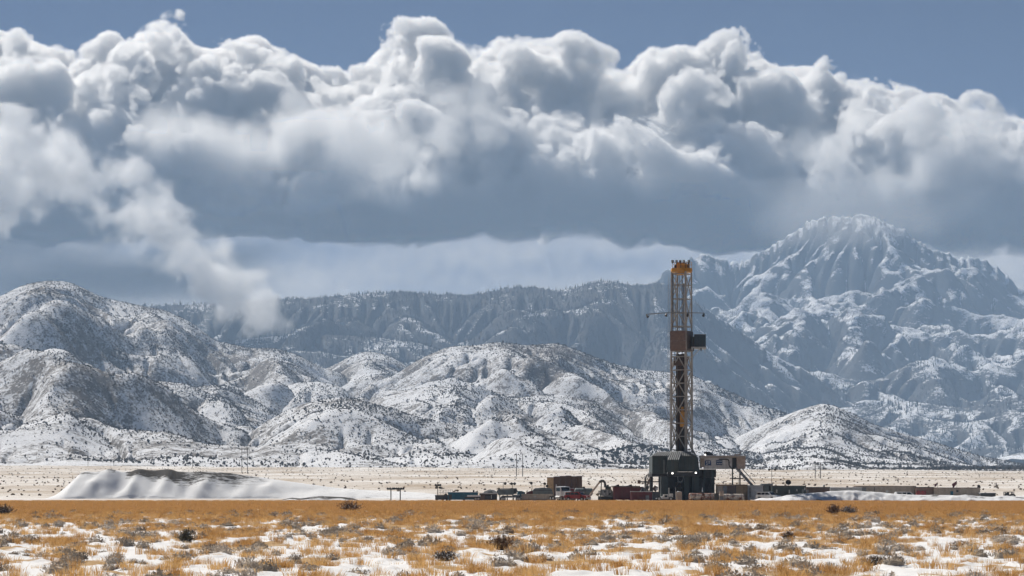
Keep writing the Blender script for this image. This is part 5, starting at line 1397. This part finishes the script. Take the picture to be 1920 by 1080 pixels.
    MB().prism([(wx(1124, d), wz(929, d)), (wx(1152, d), wz(933, d)), (wx(1151, d), wz(926, d)), (wx(1147, d), wz(917.6, d)), (wx(1128, d), wz(917.6, d))], d, d + 3).build('hopper', P['steel'], t)
    MB().box(wx(1122, d), wx(1152, d), d + .3, d + 3.2, 0, wz(930.5, d)).build('base', P['black'], t); MB().tube((wx(1135, d), d, wz(914.8, d)), (wx(1145.5, d), d, wz(914.8, d)), .34, 10).build('motor', P['green'], t)
    MB().box(wx(1122, d), wx(1127, d), d - .3, d + 1, wz(923, d), wz(920, d)).build('feed_box', P['galv'], t)
    for x in (1132, 1138, 1144): MB().box(wx(x, d), wx(x + 1.5, d), d - .06, d - .01, wz(928, d), wz(919, d)).build('rib', P['galv'], t)
    for i, (x, y) in enumerate(((1131, 922), (1140.5, 926), (1148, 923))): MB().tube((wx(x + 3, d), d - .01, wz(y, d)), (wx(x + 3, d), d - .12, wz(y, d)), .22, 10).build('port', P['black'], t)
    container('mud_pit', 'tall maroon mud tank with pumps and pipes along its top', 'tank', 1150, 1186, 914.5, 548, 3.2, P['maroon'], rib=.9, snow=False, items=[('panel', 1160, 1164, 918, 936, 'maroon')])
    container('shale_bin', 'maroon bin with pale rim in front of the rig pipes', 'tank', 1183.5, 1223, 922.4, 541, 3, P['maroon'], rib=1.1, snow=False, roof=P['galv'], items=[('panel', 1210.5, 1217, 929, 939, 'steel')])
    d = 550
    for lab, x0, x1, y, mk in (('black pump housing on the left end of the tall maroon tank', 1136, 1141.5, 909, 'dark'), ('low black pump on top of the tall maroon tank', 1152, 1161, 908.5, 'black'), ('slanted dark motor near the right end of the tall maroon tank', 1176, 1185, 908.5, 'dark')):
        t = thing('pump_motor', (wx((x0 + x1) / 2, d), d, wz(914.5, d)), lab, 'pump')
        MB().prism([(wx(x0, d), wz(914.3, d) + .15), (wx(x1, d), wz(914.3, d) + .15), (wx(x1, d), wz(y, d)), (wx(x1 - 3, d), wz(y, d)), (wx(x0, d), wz(y + 3, d))], d, d + 1).build('housing', P[mk], t)
        MB().tube((wx(x0 + 1, d), d + .3, wz(y + 3.4, d)), (wx(x1 - 1, d), d + .3, wz(y + 3.0, d)), .22, 8).build('motor', P['black'], t)
    t = thing('pipe_manifold', (wx(1180, 549), 549.5, wz(913, 549)), 'brown pipe run with railings along the top of the maroon tanks', 'pipework'); d = 549.5
    MB().bar((wx(1146, d), d, wz(911.8, d)), (wx(1200, d), d, wz(911.8, d)), .2).build('pipe', P['brown'], t); MB().bar((wx(1150, d), d + .4, wz(914, d)), (wx(1202, d), d + .4, wz(914, d)), .28).build('pipe', P['rust'], t)
    for k in range(9): MB().bar((wx(1150 + 6 * k, d), d, wz(914, d)), (wx(1150 + 6 * k, d), d, wz(909 if k % 2 else 911, d)), .09).build('post', P['dark'], t)
    container('rear_tank', 'dark red brown tank just left of the rig pipe tower', 'tank', 1186, 1206, 914, 556, 3, P['maroon'], rib=.8, snow=False)
    # ---- in front of the rig
    t = thing('loader_truck', (wx(1250, 538), 538, 0), 'small white service vehicle with open rear frame in front of the rig legs', 'service truck'); d = 538
    MB().prism([(wx(1230, d), .45), (wx(1244, d), .45), (wx(1244, d), wz(930, d)), (wx(1238, d), wz(932.5, d)), (wx(1230.5, d), wz(934.5, d))], d, d + 2).build('hood', P['pure'], t)
    MB().box(wx(1244.2, d), wx(1253, d), d, d + 2, .45, wz(927, d)).build('cab', P['white'], t); MB().box(wx(1246, d), wx(1251.5, d), d - .05, d - .004, wz(932.5, d), wz(928.5, d)).build('side_window', P['glass'], t)
    MB().box(wx(1255.8, d), wx(1262, d), d, d + 2, .45, wz(925.5, d)).build('body', P['white'], t)
    for x in (1253.6, 1254.9): MB().bar((wx(x, d), d + .2, .4), (wx(x, d), d + .2, wz(914.5, d)), .1).build('rail_post', P['galv'], t)
    MB().bar((wx(1267, d), d + 1, .4), (wx(1267, d), d + 1, wz(914, d)), .1).build('rail_post', P['galv'], t)
    for y in (925, 920, 916): MB().bar((wx(1253.4, d), d + .2, wz(y, d)), (wx(1255.2, d), d + .2, wz(y, d)), .07).build('rung', P['galv'], t)
    for x in (1236, 1258): wheel(t, (wx(x, d), d - .1, .45), .45, .28)
    t = thing('water_tank', (wx(1273, 540), 540, 0), 'upright cream cylinder tank in front of the rig', 'tank'); d = 540
    MB().tube((wx(1273, d), d, .1), (wx(1273, d), d, wz(922.5, d)), .62, 16).build('vessel', P['tan'], t); MB().tube((wx(1273, d), d, wz(922.5, d) + .001), (wx(1273, d), d, wz(921, d)), .62, 16, .2).build('lid', P['steel'], t)
    tank_horizontal('fuel_tank', 'left of two rust streaked cream fuel tanks in front of the rig', 1291.5, 1341, 924.6, 937.6, 536, P['stain'])
    tank_horizontal('propane_tank', 'right of two rust streaked cream tanks before the ochre boxes', 1347, 1396, 926, 938.6, 537, P['stain'])
    t = thing('valve_box', (wx(1347, 535), 535, 0), 'small tan box standing between the two rusty tanks', 'box'); d = 535
    MB().box(wx(1349.5, d), wx(1357, d), d, d + 1, wz(930, d), wz(920.5, d)).build('housing', P['tan'], t); MB().box(wx(1349.5, d), wx(1357, d), d + .1, d + .9, 0, wz(930, d) - .002).build('pedestal', P['steel'], t); MB().tube((wx(1344, d), d + .5, 0), (wx(1344, d), d + .5, wz(925, d)), .5, 12).build('drum', P['dark'], t)
    t = thing('traffic_cone', (wx(1317, 546), 546, 0), 'slim white pointed marker between rig base and left rusty tank', 'marker'); d = 546
    MB().tube((wx(1317, d), d, .1), (wx(1317, d), d, wz(914, d)), .34, 8, .04).build('cone', P['pure'], t); MB().box(wx(1317, d) - .35, wx(1317, d) + .35, d - .35, d + .35, 0, .098).build('base', P['dark'], t)
    # ---- right of the rig
    container('ochre_container', 'ochre and brown boxed container under the stairway', 'container', 1344, 1402, 909.6, 550, 3, P['ochre'], rib=0, snow=False, roof=P['brown'],
              items=[('panel', 1344.5, 1354, 911, 937, 'beige'), ('panel', 1355, 1363, 911, 930, 'steel'), ('panel', 1363.5, 1379, 911, 930, 'brown'), ('panel', 1380.5, 1401, 911, 930, 'ochre'), ('corner_post', 1379, 1380.3, 910.5, 938, 'dark')])
    container('white_box_trailer', 'pale grey box trailer between the ochre container and pickup', 'trailer', 1402.6, 1431, 911, 549, 3, P['galv'], rib=1.0, snow=False, items=[('door', 1404, 1408.5, 914, 933, 'steel')])
    container('generator_house', 'dark generator housing with grey top behind the white pickup', 'generator', 1428, 1449, 909, 560, 3, P['slate'], rib=.7, snow=True, items=[('panel', 1429, 1432.5, 911, 920, 'black'), ('panel', 1442, 1447, 911, 920, 'black')])
    pickup('white_pickup', 'white pickup truck parked beside the pale box trailer', 1441, math.radians(-46), 534, 'pure')
    container('green_container', 'long dark green container carrying a black satellite dish', 'container', 1448, 1511.5, 911.6, 556, 3, P['green'], rib=.6, snow=False, roof=P['brown'],
              items=[('window', 1455, 1457.5, 918, 923, 'galv'), ('window', 1479, 1481, 918.5, 924, 'galv'), ('window', 1493, 1495, 917, 920, 'galv'), ('door', 1503.5, 1507.5, 917, 931, 'slate'), ('panel', 1507.8, 1510, 914.5, 919, 'galv')])
    dish('satellite_dish', 'large round black satellite dish on the long dark green container', 1478, 904.8, 557, .62, foot=wz(911.6, 556) + .14)
    container('brown_shed', 'low dark brown shed between green container and snow bank', 'shed', 1512, 1556, 914.2, 560, 3, P['brown'], rib=.5, snow=False, roof=P['dark'], items=[('panel', 1512.5, 1516, 918, 926, 'steel')])
    t = thing('roof_vent', (wx(1545, 561), 561, wz(914.2, 560) + .14), 'mushroom shaped vent on the low dark brown shed', 'vent'); d = 561.5
    MB().tube((wx(1545, d), d, wz(914, d)), (wx(1545, d), d, wz(910.5, d)), .15, 8).build('pipe', P['dark'], t); MB().tube((wx(1545, d), d, wz(910.8, d)), (wx(1545, d), d, wz(908.6, d)), .36, 12, .12).build('cap', P['steel'], t)
    container('white_office', 'low pale office trailer left of the tan office row', 'trailer', 1557, 1616, 915.8, 566, 3, P['galv'], rib=.9, snow=True)
    container('tan_office', 'long tan office trailer with a white door and dark roof edge', 'trailer', 1605, 1717.5, 912.4, 572, 3.4, P['beige'], rib=1.2, snow=False, roof=P['brown'], items=[('door', 1661, 1665.5, 919, 930, 'galv'), ('corner_post', 1639, 1640, 913.5, 936, 'dark'), ('panel', 1616, 1624, 914, 930, 'steel')])
    container('red_brown_office', 'reddish brown office trailer with a red machine parked before it', 'trailer', 1718, 1751, 914.2, 570, 3.4, P['windwall'], rib=1.0, snow=False, roof=P['black'], items=[('corner_post', 1749.6, 1751, 914.8, 936, 'black'), ('panel', 1718.4, 1736, 919.5, 930, 'red')])
    container('grey_tan_office', 'grey tan office trailer with a teal door and flags above', 'trailer', 1751.6, 1838, 915.2, 569, 3.4, P['beige'], rib=1.2, snow=False, roof=P['brown'], items=[('door', 1782, 1787, 921, 934, 'blue'), ('window', 1793, 1797, 919, 923, 'dark')])
    t = thing('utility_vehicle', (wx(1727, 560), 560, 0), 'small red utility vehicle with roll cage before the reddish brown office', 'vehicle'); d = 560
    MB().box(wx(1719, d), wx(1735, d), d, d + 1.4, .5, wz(924, d)).build('body', P['red'], t)
    for x in (1720, 1726.5, 1734): MB().bar((wx(x, d), d, wz(924, d)), (wx(x, d), d, wz(920, d)), .09).build('cage_post', P['black'], t)
    MB().box(wx(1719.5, d), wx(1734.5, d), d, d + 1.3, wz(920, d), wz(919.3, d)).build('canopy', P['dark'], t)
    for x in (1722, 1732): wheel(t, (wx(x, d), d - .1, .34), .34, .22)
    dish('satellite_dish', 'small black satellite dish on the right end of the grey tan office', 1835, 912.2, 570, .42, az=.3, foot=wz(915.2, 569) + .14)
    for lab, x, y0, y1, s in (('small drooping flag above the red brown office roof', 1758, 904.2, 915, 1), ('larger drooping flag above the grey tan office roof', 1794, 901.5, 915, 1.45)):
        d = 571.0; t = thing('flag_pole', (wx(x, d), d, wz(y1, d)), lab, 'flag')
        MB().bar((wx(x, d), d, wz(y1 + .5, d)), (wx(x, d), d, wz(y0, d)), .06).build('pole', P['galv'], t)
        X, Z = wx(x, d), wz(y0, d)
        V = []; n = 7
        for k in range(n):
            q = k / (n - 1); V += [(X - q * .75 * s, d + .12 * math.sin(q * 9), Z - .05 - q * .45 * s), (X - q * .6 * s, d + .14 * math.sin(q * 9 + .6), Z - .5 * s - q * .65 * s)]
        V += [(a, b + .03, c) for a, b, c in V]; F = []
        for k in range(n - 1): i = 2 * k; F += [(i, i + 1, i + 3, i + 2), (2 * n + i, 2 * n + i + 2, 2 * n + i + 3, 2 * n + i + 1)]
        MB().add(V, F).build('flag_cloth', P['flagred'], t)
    container('fuel_skid', 'low black skid box at the right end of the office row', 'skid', 1838.6, 1867, 926, 560, 2.4, P['dark'], rib=.8, snow=True)
    pickup('parked_car', 'snow topped vehicle half hidden behind the bank before the tan office', 1700, math.radians(8), 552, 'pure')
    t = thing('wheel_loader', (wx(1893, 552), 552, 0), 'black glazed cab of a loader behind the snow bank at far right', 'loader'); d = 552
    MB().box(wx(1886, d), wx(1900, d), d, d + 3.2, .7, wz(931.5, d)).build('body', P['yellow'], t)
    cb = MB().box(wx(1885, d), wx(1900.5, d), d + .2, d + 2, wz(923.2, d), wz(922, d)).build('cab_roof', P['black'], t)
    for x in (1885.5, 1892, 1899.6): MB().bar((wx(x, d), d + .3, wz(931.4, d)), (wx(x, d), d + .3, wz(923.2, d)), .16).build('cab_post', P['black'], t); MB().bar((wx(x, d), d + 1.9, wz(931.4, d)), (wx(x, d), d + 1.9, wz(923.2, d)), .16).build('cab_post', P['black'], t)
    MB().box(wx(1886.5, d), wx(1891.4, d), d + .32, d + .36, wz(931, d), wz(924, d)).build('cab_glass', P['glass'], t)
    MB().bar((wx(1901.5, d), d + .3, wz(931, d)), (wx(1902, d), d + .3, wz(917, d)), .09).build('exhaust_stack', P['dark'], t)
    for x in (1888, 1898): wheel(t, (wx(x, d), d - .3, .75), .75, .4)
    light_mast('light_pole', 'thin T shaped lamp pole behind the green container', 1447, 880, 640, [(-.75, .05), (.75, .05)], trailer=False, cat='light pole')
    # ---- power poles on the plain
    for lab, x0, x1, yt, yb, d in (('twin wooden power poles before the left foothills', 453.5, 464, 840, 878, 1750), ('twin wooden power poles left of the rust brown tanks', 968.5, 980, 850, 896, 1500), ('twin wooden power poles above the brown shed right of the rig', 1528.5, 1538.5, 868, 913, 1350)):
        h_frame(lab, x0, x1, yt, yb, d, float(ground_z(wx((x0 + x1) / 2, d), d)))
    for lab, x, yt, d in (('leftmost thin single pole on the plain below the big hill', 165, 846, 2300), ('second thin single pole from the left on the plain', 213.5, 846, 2300), ('thin single pole right of the snow covered mound', 361, 850, 2250), ('thin single pole left of the twin poles by the rust tanks', 926, 872, 2000), ('thin single pole at the right edge behind the loader', 1868, 905, 900), ('thin pole above the low pale office trailer', 1684, 896, 1100)):
        t = thing('single_pole', (wx(x, d), d, float(ground_z(wx(x, d), d))), lab, 'pole')
        g = float(ground_z(wx(x, d), d))
        MB().tube((wx(x, d), d, g - .3), (wx(x, d), d, wz(yt, d)), .22, 6, .15).build('pole', P['wood'], t); MB().bar((wx(x, d) - .9, d, wz(yt, d) - .8), (wx(x, d) + .9, d, wz(yt, d) - .8), .16).build('cross_arm', P['wood'], t)
# ------------------------------------------------------------------ mounds, snow banks, single bushes
def dirt_snow_mat(name, dirt_amt, dirt=(.07, .066, .064)):
    m, nt, out = new_mat(name); L = nt.links.new
    bs = node(nt, 'ShaderNodeBsdfPrincipled'); bs.inputs['Roughness'].default_value = .9; bs.inputs['Specular IOR Level'].default_value = .15
    geo = node(nt, 'ShaderNodeNewGeometry'); at = node(nt, 'ShaderNodeAttribute', attribute_name='bare')
    mp = node(nt, 'ShaderNodeMapping'); mp.inputs['Rotation'].default_value = (0, math.radians(38), 0); mp.inputs['Scale'].default_value = (.35, .9, 2.6); L(geo.outputs['Position'], mp.inputs['Vector'])
    n = node(nt, 'ShaderNodeTexNoise', i_Scale=.9, i_Detail=7.0, i_Roughness=.74); L(mp.outputs[0], n.inputs['Vector'])
    a = node(nt, 'ShaderNodeMath', operation='MULTIPLY_ADD', i_1=dirt_amt); L(at.outputs['Fac'], a.inputs[0]); L(n.outputs['Fac'], a.inputs[2])
    mr = node(nt, 'ShaderNodeMapRange'); mr.inputs[1].default_value = .66; mr.inputs[2].default_value = .82; L(a.outputs[0], mr.inputs[0])
    mx = node(nt, 'ShaderNodeMix', data_type='RGBA'); mx.inputs[6].default_value = (.80, .81, .83, 1); mx.inputs[7].default_value = (*dirt, 1); L(mr.outputs[0], mx.inputs[0]); L(mx.outputs[2], bs.inputs['Base Color'])
    L(bs.outputs[0], out.inputs['Surface']); return m

def bank(name, label, cat, crest, d, half, rough, mat, seed, bare_fn=None, step=.35, back=None, lam=5.5, spurs=()):
    """a long heap whose crest follows photograph pixels at distance d; slopes `half` metres to each side"""
    c = np.array(crest, float)
    x0, x1 = wx(c[0, 0], d), wx(c[-1, 0], d)
    xs = np.arange(x0, x1 + step, step); back = back or half
    ys = np.concatenate([np.arange(-half, 0, step * 1.1), np.arange(0, back + step, step * 1.6)])
    X, Yo = np.meshgrid(xs, ys)
    crest_z = np.clip(wz(np.interp(CX + X / d * FPX, c[:, 0], c[:, 1]), d), 0, None)
    wob = 1.6 * vnoise(X / 14, X * 0, seed) ; Yc = Yo - wob
    t = np.where(Yc < 0, -Yc / half, Yc / back)
    gul = fbm(X / lam + Yo * .05, Yo / (lam * 2.6), seed + 1, 4, .5, ridged=True)
    prof = np.clip(1 - t * (1 + (.18 if lam > 10 else .38) * gul), 0, 1)
    prof = np.clip(prof * 1.06, 0, 1); prof = prof * (1.0 + .22 * (1 - prof))
    Z = crest_z * np.clip(prof, 0, 1) + rough * fbm(X / (lam * .7), Yo / (lam * .9), seed + 5, 4, .45) * np.clip(crest_z * .4, 0, 1) * np.clip(t * 3, .25, 1) * (prof > 0.02)
    for su, amp, wd, lean in spurs:
        Z = Z + amp * np.exp(-((CX + X / d * FPX - su + lean * t) / wd) ** 2) * np.clip(t * 1.6, 0, 1) * np.clip(prof * 2.0, 0, 1) * np.where(Yc < 0, 1, .2)
    Z = np.where(prof <= 0.02, -.25, Z)
    o = mesh_np(name, np.stack([X, d + Yo, Z], -1).reshape(-1, 3), grid_faces(*X.shape), mat)
    bare = bare_fn(CX + X / d * FPX, t, Yc) if bare_fn else np.zeros_like(X)
    a = o.data.attributes.new('bare', 'FLOAT', 'POINT'); a.data.foreach_set('value', bare.astype(np.float32).ravel())
    tag(o, label, cat)
    return o

def build_banks():
    m1 = dirt_snow_mat('snowed_spoil', .42)
    crest = [(60, 940), (85, 938), (110, 926), (140, 900), (155, 886), (163, 883.5), (180, 885), (195, 883), (206, 879.5), (213, 880.5), (228, 884.5), (245, 884), (256, 880), (264, 879), (274, 881), (286, 882), (302, 881), (312, 880), (322, 881), (332, 884), (352, 884.5), (380, 884), (430, 887), (470, 892), (520, 900), (580, 908), (640, 916), (720, 920), (790, 924), (815, 926), (850, 938)]
    def bare(u, t, yc):
        v = smoothstep(.50, .10, t) * smoothstep(226, 250, u) * smoothstep(352, 318, u) * 1.15
        v += smoothstep(.75, .15, t) * smoothstep(300, 330, u) * smoothstep(560, 420, u) * .75 + smoothstep(.5, .1, t) * smoothstep(140, 155, u) * smoothstep(200, 185, u) * .5
        v += smoothstep(.3, .0, t) * smoothstep(195, 205, u) * smoothstep(225, 212, u) * .8 + .25 * smoothstep(560, 700, u)
        return v
    bank('spoil_mound', 'big snow covered dirt mound with dark bare crest left of the camp', 'mound', crest, 640, 13, .8, m1, 901, bare, step=.45, back=24, lam=15.0, spurs=[(150, .9, 9, 14), (200, 1.3, 14, 26), (236, -1.6, 16, 10), (262, .7, 9, 12), (292, -.8, 13, -6), (318, .7, 10, 10), (352, -1.0, 12, -10), (400, 1.1, 14, 20), (450, -.8, 16, 10), (520, .7, 14, 20)])
    # a lower foot of drifted snow on the mound's near side and the small dirty heaps before it
    bank('dirt_heap', 'low dark dirt heaps streaked with snow in front of the berm', 'dirt heap', [(520, 941), (533, 936), (548, 933), (565, 934.5), (585, 931.5), (602, 930), (625, 931), (645, 932), (662, 934.5), (680, 940)], 546, 3.0, .35, dirt_snow_mat('dark_heap', 1.0), 911, lambda u, t, y: smoothstep(.75, .35, t) * .32 + .05, step=.25)
    crest = [(1405, 941), (1425, 936), (1450, 936), (1475, 931), (1500, 928), (1525, 926), (1545, 924.5), (1560, 923), (1590, 921.8), (1615, 922.5), (1640, 924.5), (1670, 927), (1700, 929.5), (1730, 930.5), (1760, 930), (1790, 931.5), (1810, 929.5), (1830, 932), (1860, 934), (1885, 931), (1905, 933), (1925, 931.5), (1990, 931), (2080, 934), (2150, 940)]
    bank('snow_bank', 'long ridge of ploughed snow before the office trailers', 'snow bank', [(a, b - 2.2 if b < 938 else b) for a, b in crest], 528, 4.2, .9, dirt_snow_mat('ploughed_snow', .42), 921, lambda u, t, y: .55 * smoothstep(.95, .1, t) * smoothstep(-.1, .5, vnoise(u / 21, t * 1.5, 4)), step=.25, lam=3.2)

def bush(name, label, x, y, h, w, seed, twig, leaf, snowy=.0):
    d = 300.0
    for _ in range(30): d = FPX * (CAM_H - float(ground_z(wx(x, d), d))) / (y - HY)
    X = wx(x, d); z = float(ground_z(X, d))
    t = thing(name, (X, d, z), label, 'bush')
    r = random.Random(seed); tw = MB(); lf = MB(); sn = MB()
    for k in range(210):
        a = r.uniform(0, 6.28); ln = r.uniform(.5, 1.0) * h; el = r.uniform(.45, 1.45)
        tip = Vector((X + math.cos(a) * math.cos(el) * ln * w / h, d + math.sin(a) * math.cos(el) * ln * w / h, z + math.sin(el) * ln))
        b = Vector((X + r.uniform(-.1, .1), d + r.uniform(-.1, .1), z - .05))
        tw.bar(b, tip, .012)
        for j in range(5):
            p = b.lerp(tip, r.uniform(.45, 1.05)) + Vector((r.uniform(-.05, .05), r.uniform(-.05, .05), r.uniform(-.04, .05)))
            q = [p + Vector((r.uniform(-.05, .05), r.uniform(-.05, .05), r.uniform(-.05, .06))) * (.6 + 1.1 * h) for _ in range(3)]
            (sn if r.random() < snowy else lf).add(q, [(0, 1, 2)])
    tw.build('twigs', twig, t); lf.build('foliage', leaf, t)
    if sn.v: sn.build('snow_dusting', P['snow'], t)

def build_bushes():
    tw = paint('bush_twigs', (.07, .05, .035)); l1 = paint('olive_bush_leaves', (.10, .085, .045)); l2 = paint('brown_bush_leaves', (.13, .085, .05)); l3 = paint('rust_bush_leaves', (.25, .12, .04))
    bush('sage_bush', 'dark brown sage bush at the left edge of the field', 6, 968, 1.5, 2.0, 1, tw, l2, .1)
    bush('sage_bush', 'rust brown bush at the field edge before the dirt heaps', 656, 957, 1.6, 2.4, 2, tw, l3, .05)
    bush('sage_bush', 'dark brush clump with snow at the field edge right of the rig', 1590, 964, 1.3, 1.7, 3, tw, l2, .35)
    bush('sage_bush', 'orange brown clump beside the snowy brush right of the rig', 1563, 963, 1.6, 1.3, 8, tw, l3, .0)
    bush('sage_bush', 'olive green bush standing in the left of the snowy field', 350, 1018, 1.1, 1.0, 4, tw, l1, .05)
    bush('sage_bush', 'dark tussock in the middle of the snowy field', 940, 1032, 1.1, 1.15, 5, tw, l3, .0)
    bush('sage_bush', 'low dark shrub at the bottom of the field left of centre', 836, 1055, .65, 1.1, 6, tw, l2, .3)
    bush('sage_bush', 'small grey brown shrub in the field below the rusty tanks', 1478, 1016, .8, .7, 7, tw, l2, .1)
    bush('sage_bush', 'low frosted shrub near the bottom right of the field', 1640, 1062, .6, 1.0, 9, tw, l2, .35)

def build_single_trees(Hd):
    """small trees and shrubs on the snow that one can tell apart"""
    U, D, X, z = Hd; a = (D[:, 0], U[0, 0], U[0, -1], U.shape[1])
    trunk = paint('juniper_bark', (.08, .06, .045)); leaf = foliage_mat('juniper_leaves', (.03, .036, .03), (.05, .05, .042))
    names = 'first second third fourth fifth sixth seventh eighth'.split()
    names2 = names + 'ninth tenth eleventh twelfth thirteenth fourteenth'.split()
    crown = clump_mesh('crown', 55, 12); crown.materials.append(leaf)
    def tree(name, lab, x, d, s, grp, h=1.0):
        Xw = wx(x, d); g = float(sample_grid(z, *a, np.array([Xw]), np.array([float(d)]))[0])
        if d < 2560: g = max(g, float(ground_z(Xw, d)))
        t = thing(name, (Xw, d, g), lab, 'tree' if 'tree' in name else 'shrub', grp)
        MB().tube((Xw, d, g - .4), (Xw, d, g + s * .5), s * .06, 6, s * .03).build('trunk', trunk, t)
        c = bpy.data.objects.new('crown', crown); COL.objects.link(c); c.parent = t; c.scale = (s * 1.1, s * 1.1, s * h); c.rotation_euler.z = x
    for k, x in enumerate((1450, 1461, 1466, 1470, 1485, 1489, 1494, 1436)):
        lab = names[k] + ' from left in the row of round trees on snow right of the rig' if k < 7 else 'round dark tree at the left start of the tree row right of the rig'
        tree('juniper_tree', lab, x, 3130 + 12 * (k % 3), 5.0 + (k % 3) * .7, 'round trees on the snow slope right of the rig')
    for k, (x, d, s) in enumerate(((127, 2490, 2.6), (166, 2500, 3.0), (183, 2510, 3.2), (191, 2505, 3.0), (200, 2505, 3.4), (208, 2500, 3.2), (222, 2500, 2.2), (236, 2470, 3.2), (250, 2460, 2.6), (261, 2460, 3.6), (287, 2440, 3.4), (305, 2440, 2.4), (316, 2435, 3.0), (328, 2430, 2.4))):
        tree('plain_shrub', names2[k] + ' shrub from the left in the dark line behind the snowy mound', x, d, s, 'line of shrubs at the foot of the left hill', .75)
# ------------------------------------------------------------------ assemble
build_ground()
HILL_DATA = build_hills()
MOUNTAIN_DATA = build_mountains()
build_haze()
build_clouds()
build_mist()
build_far_clouds()
make_paints()
build_banks()
build_rig()
build_rig_side()
build_camp()
build_single_trees(HILL_DATA)
build_bushes()
build_shrubs(HILL_DATA)
build_forest(MOUNTAIN_DATA)
build_plain_shrubs()
build_grass()
build_cushions()
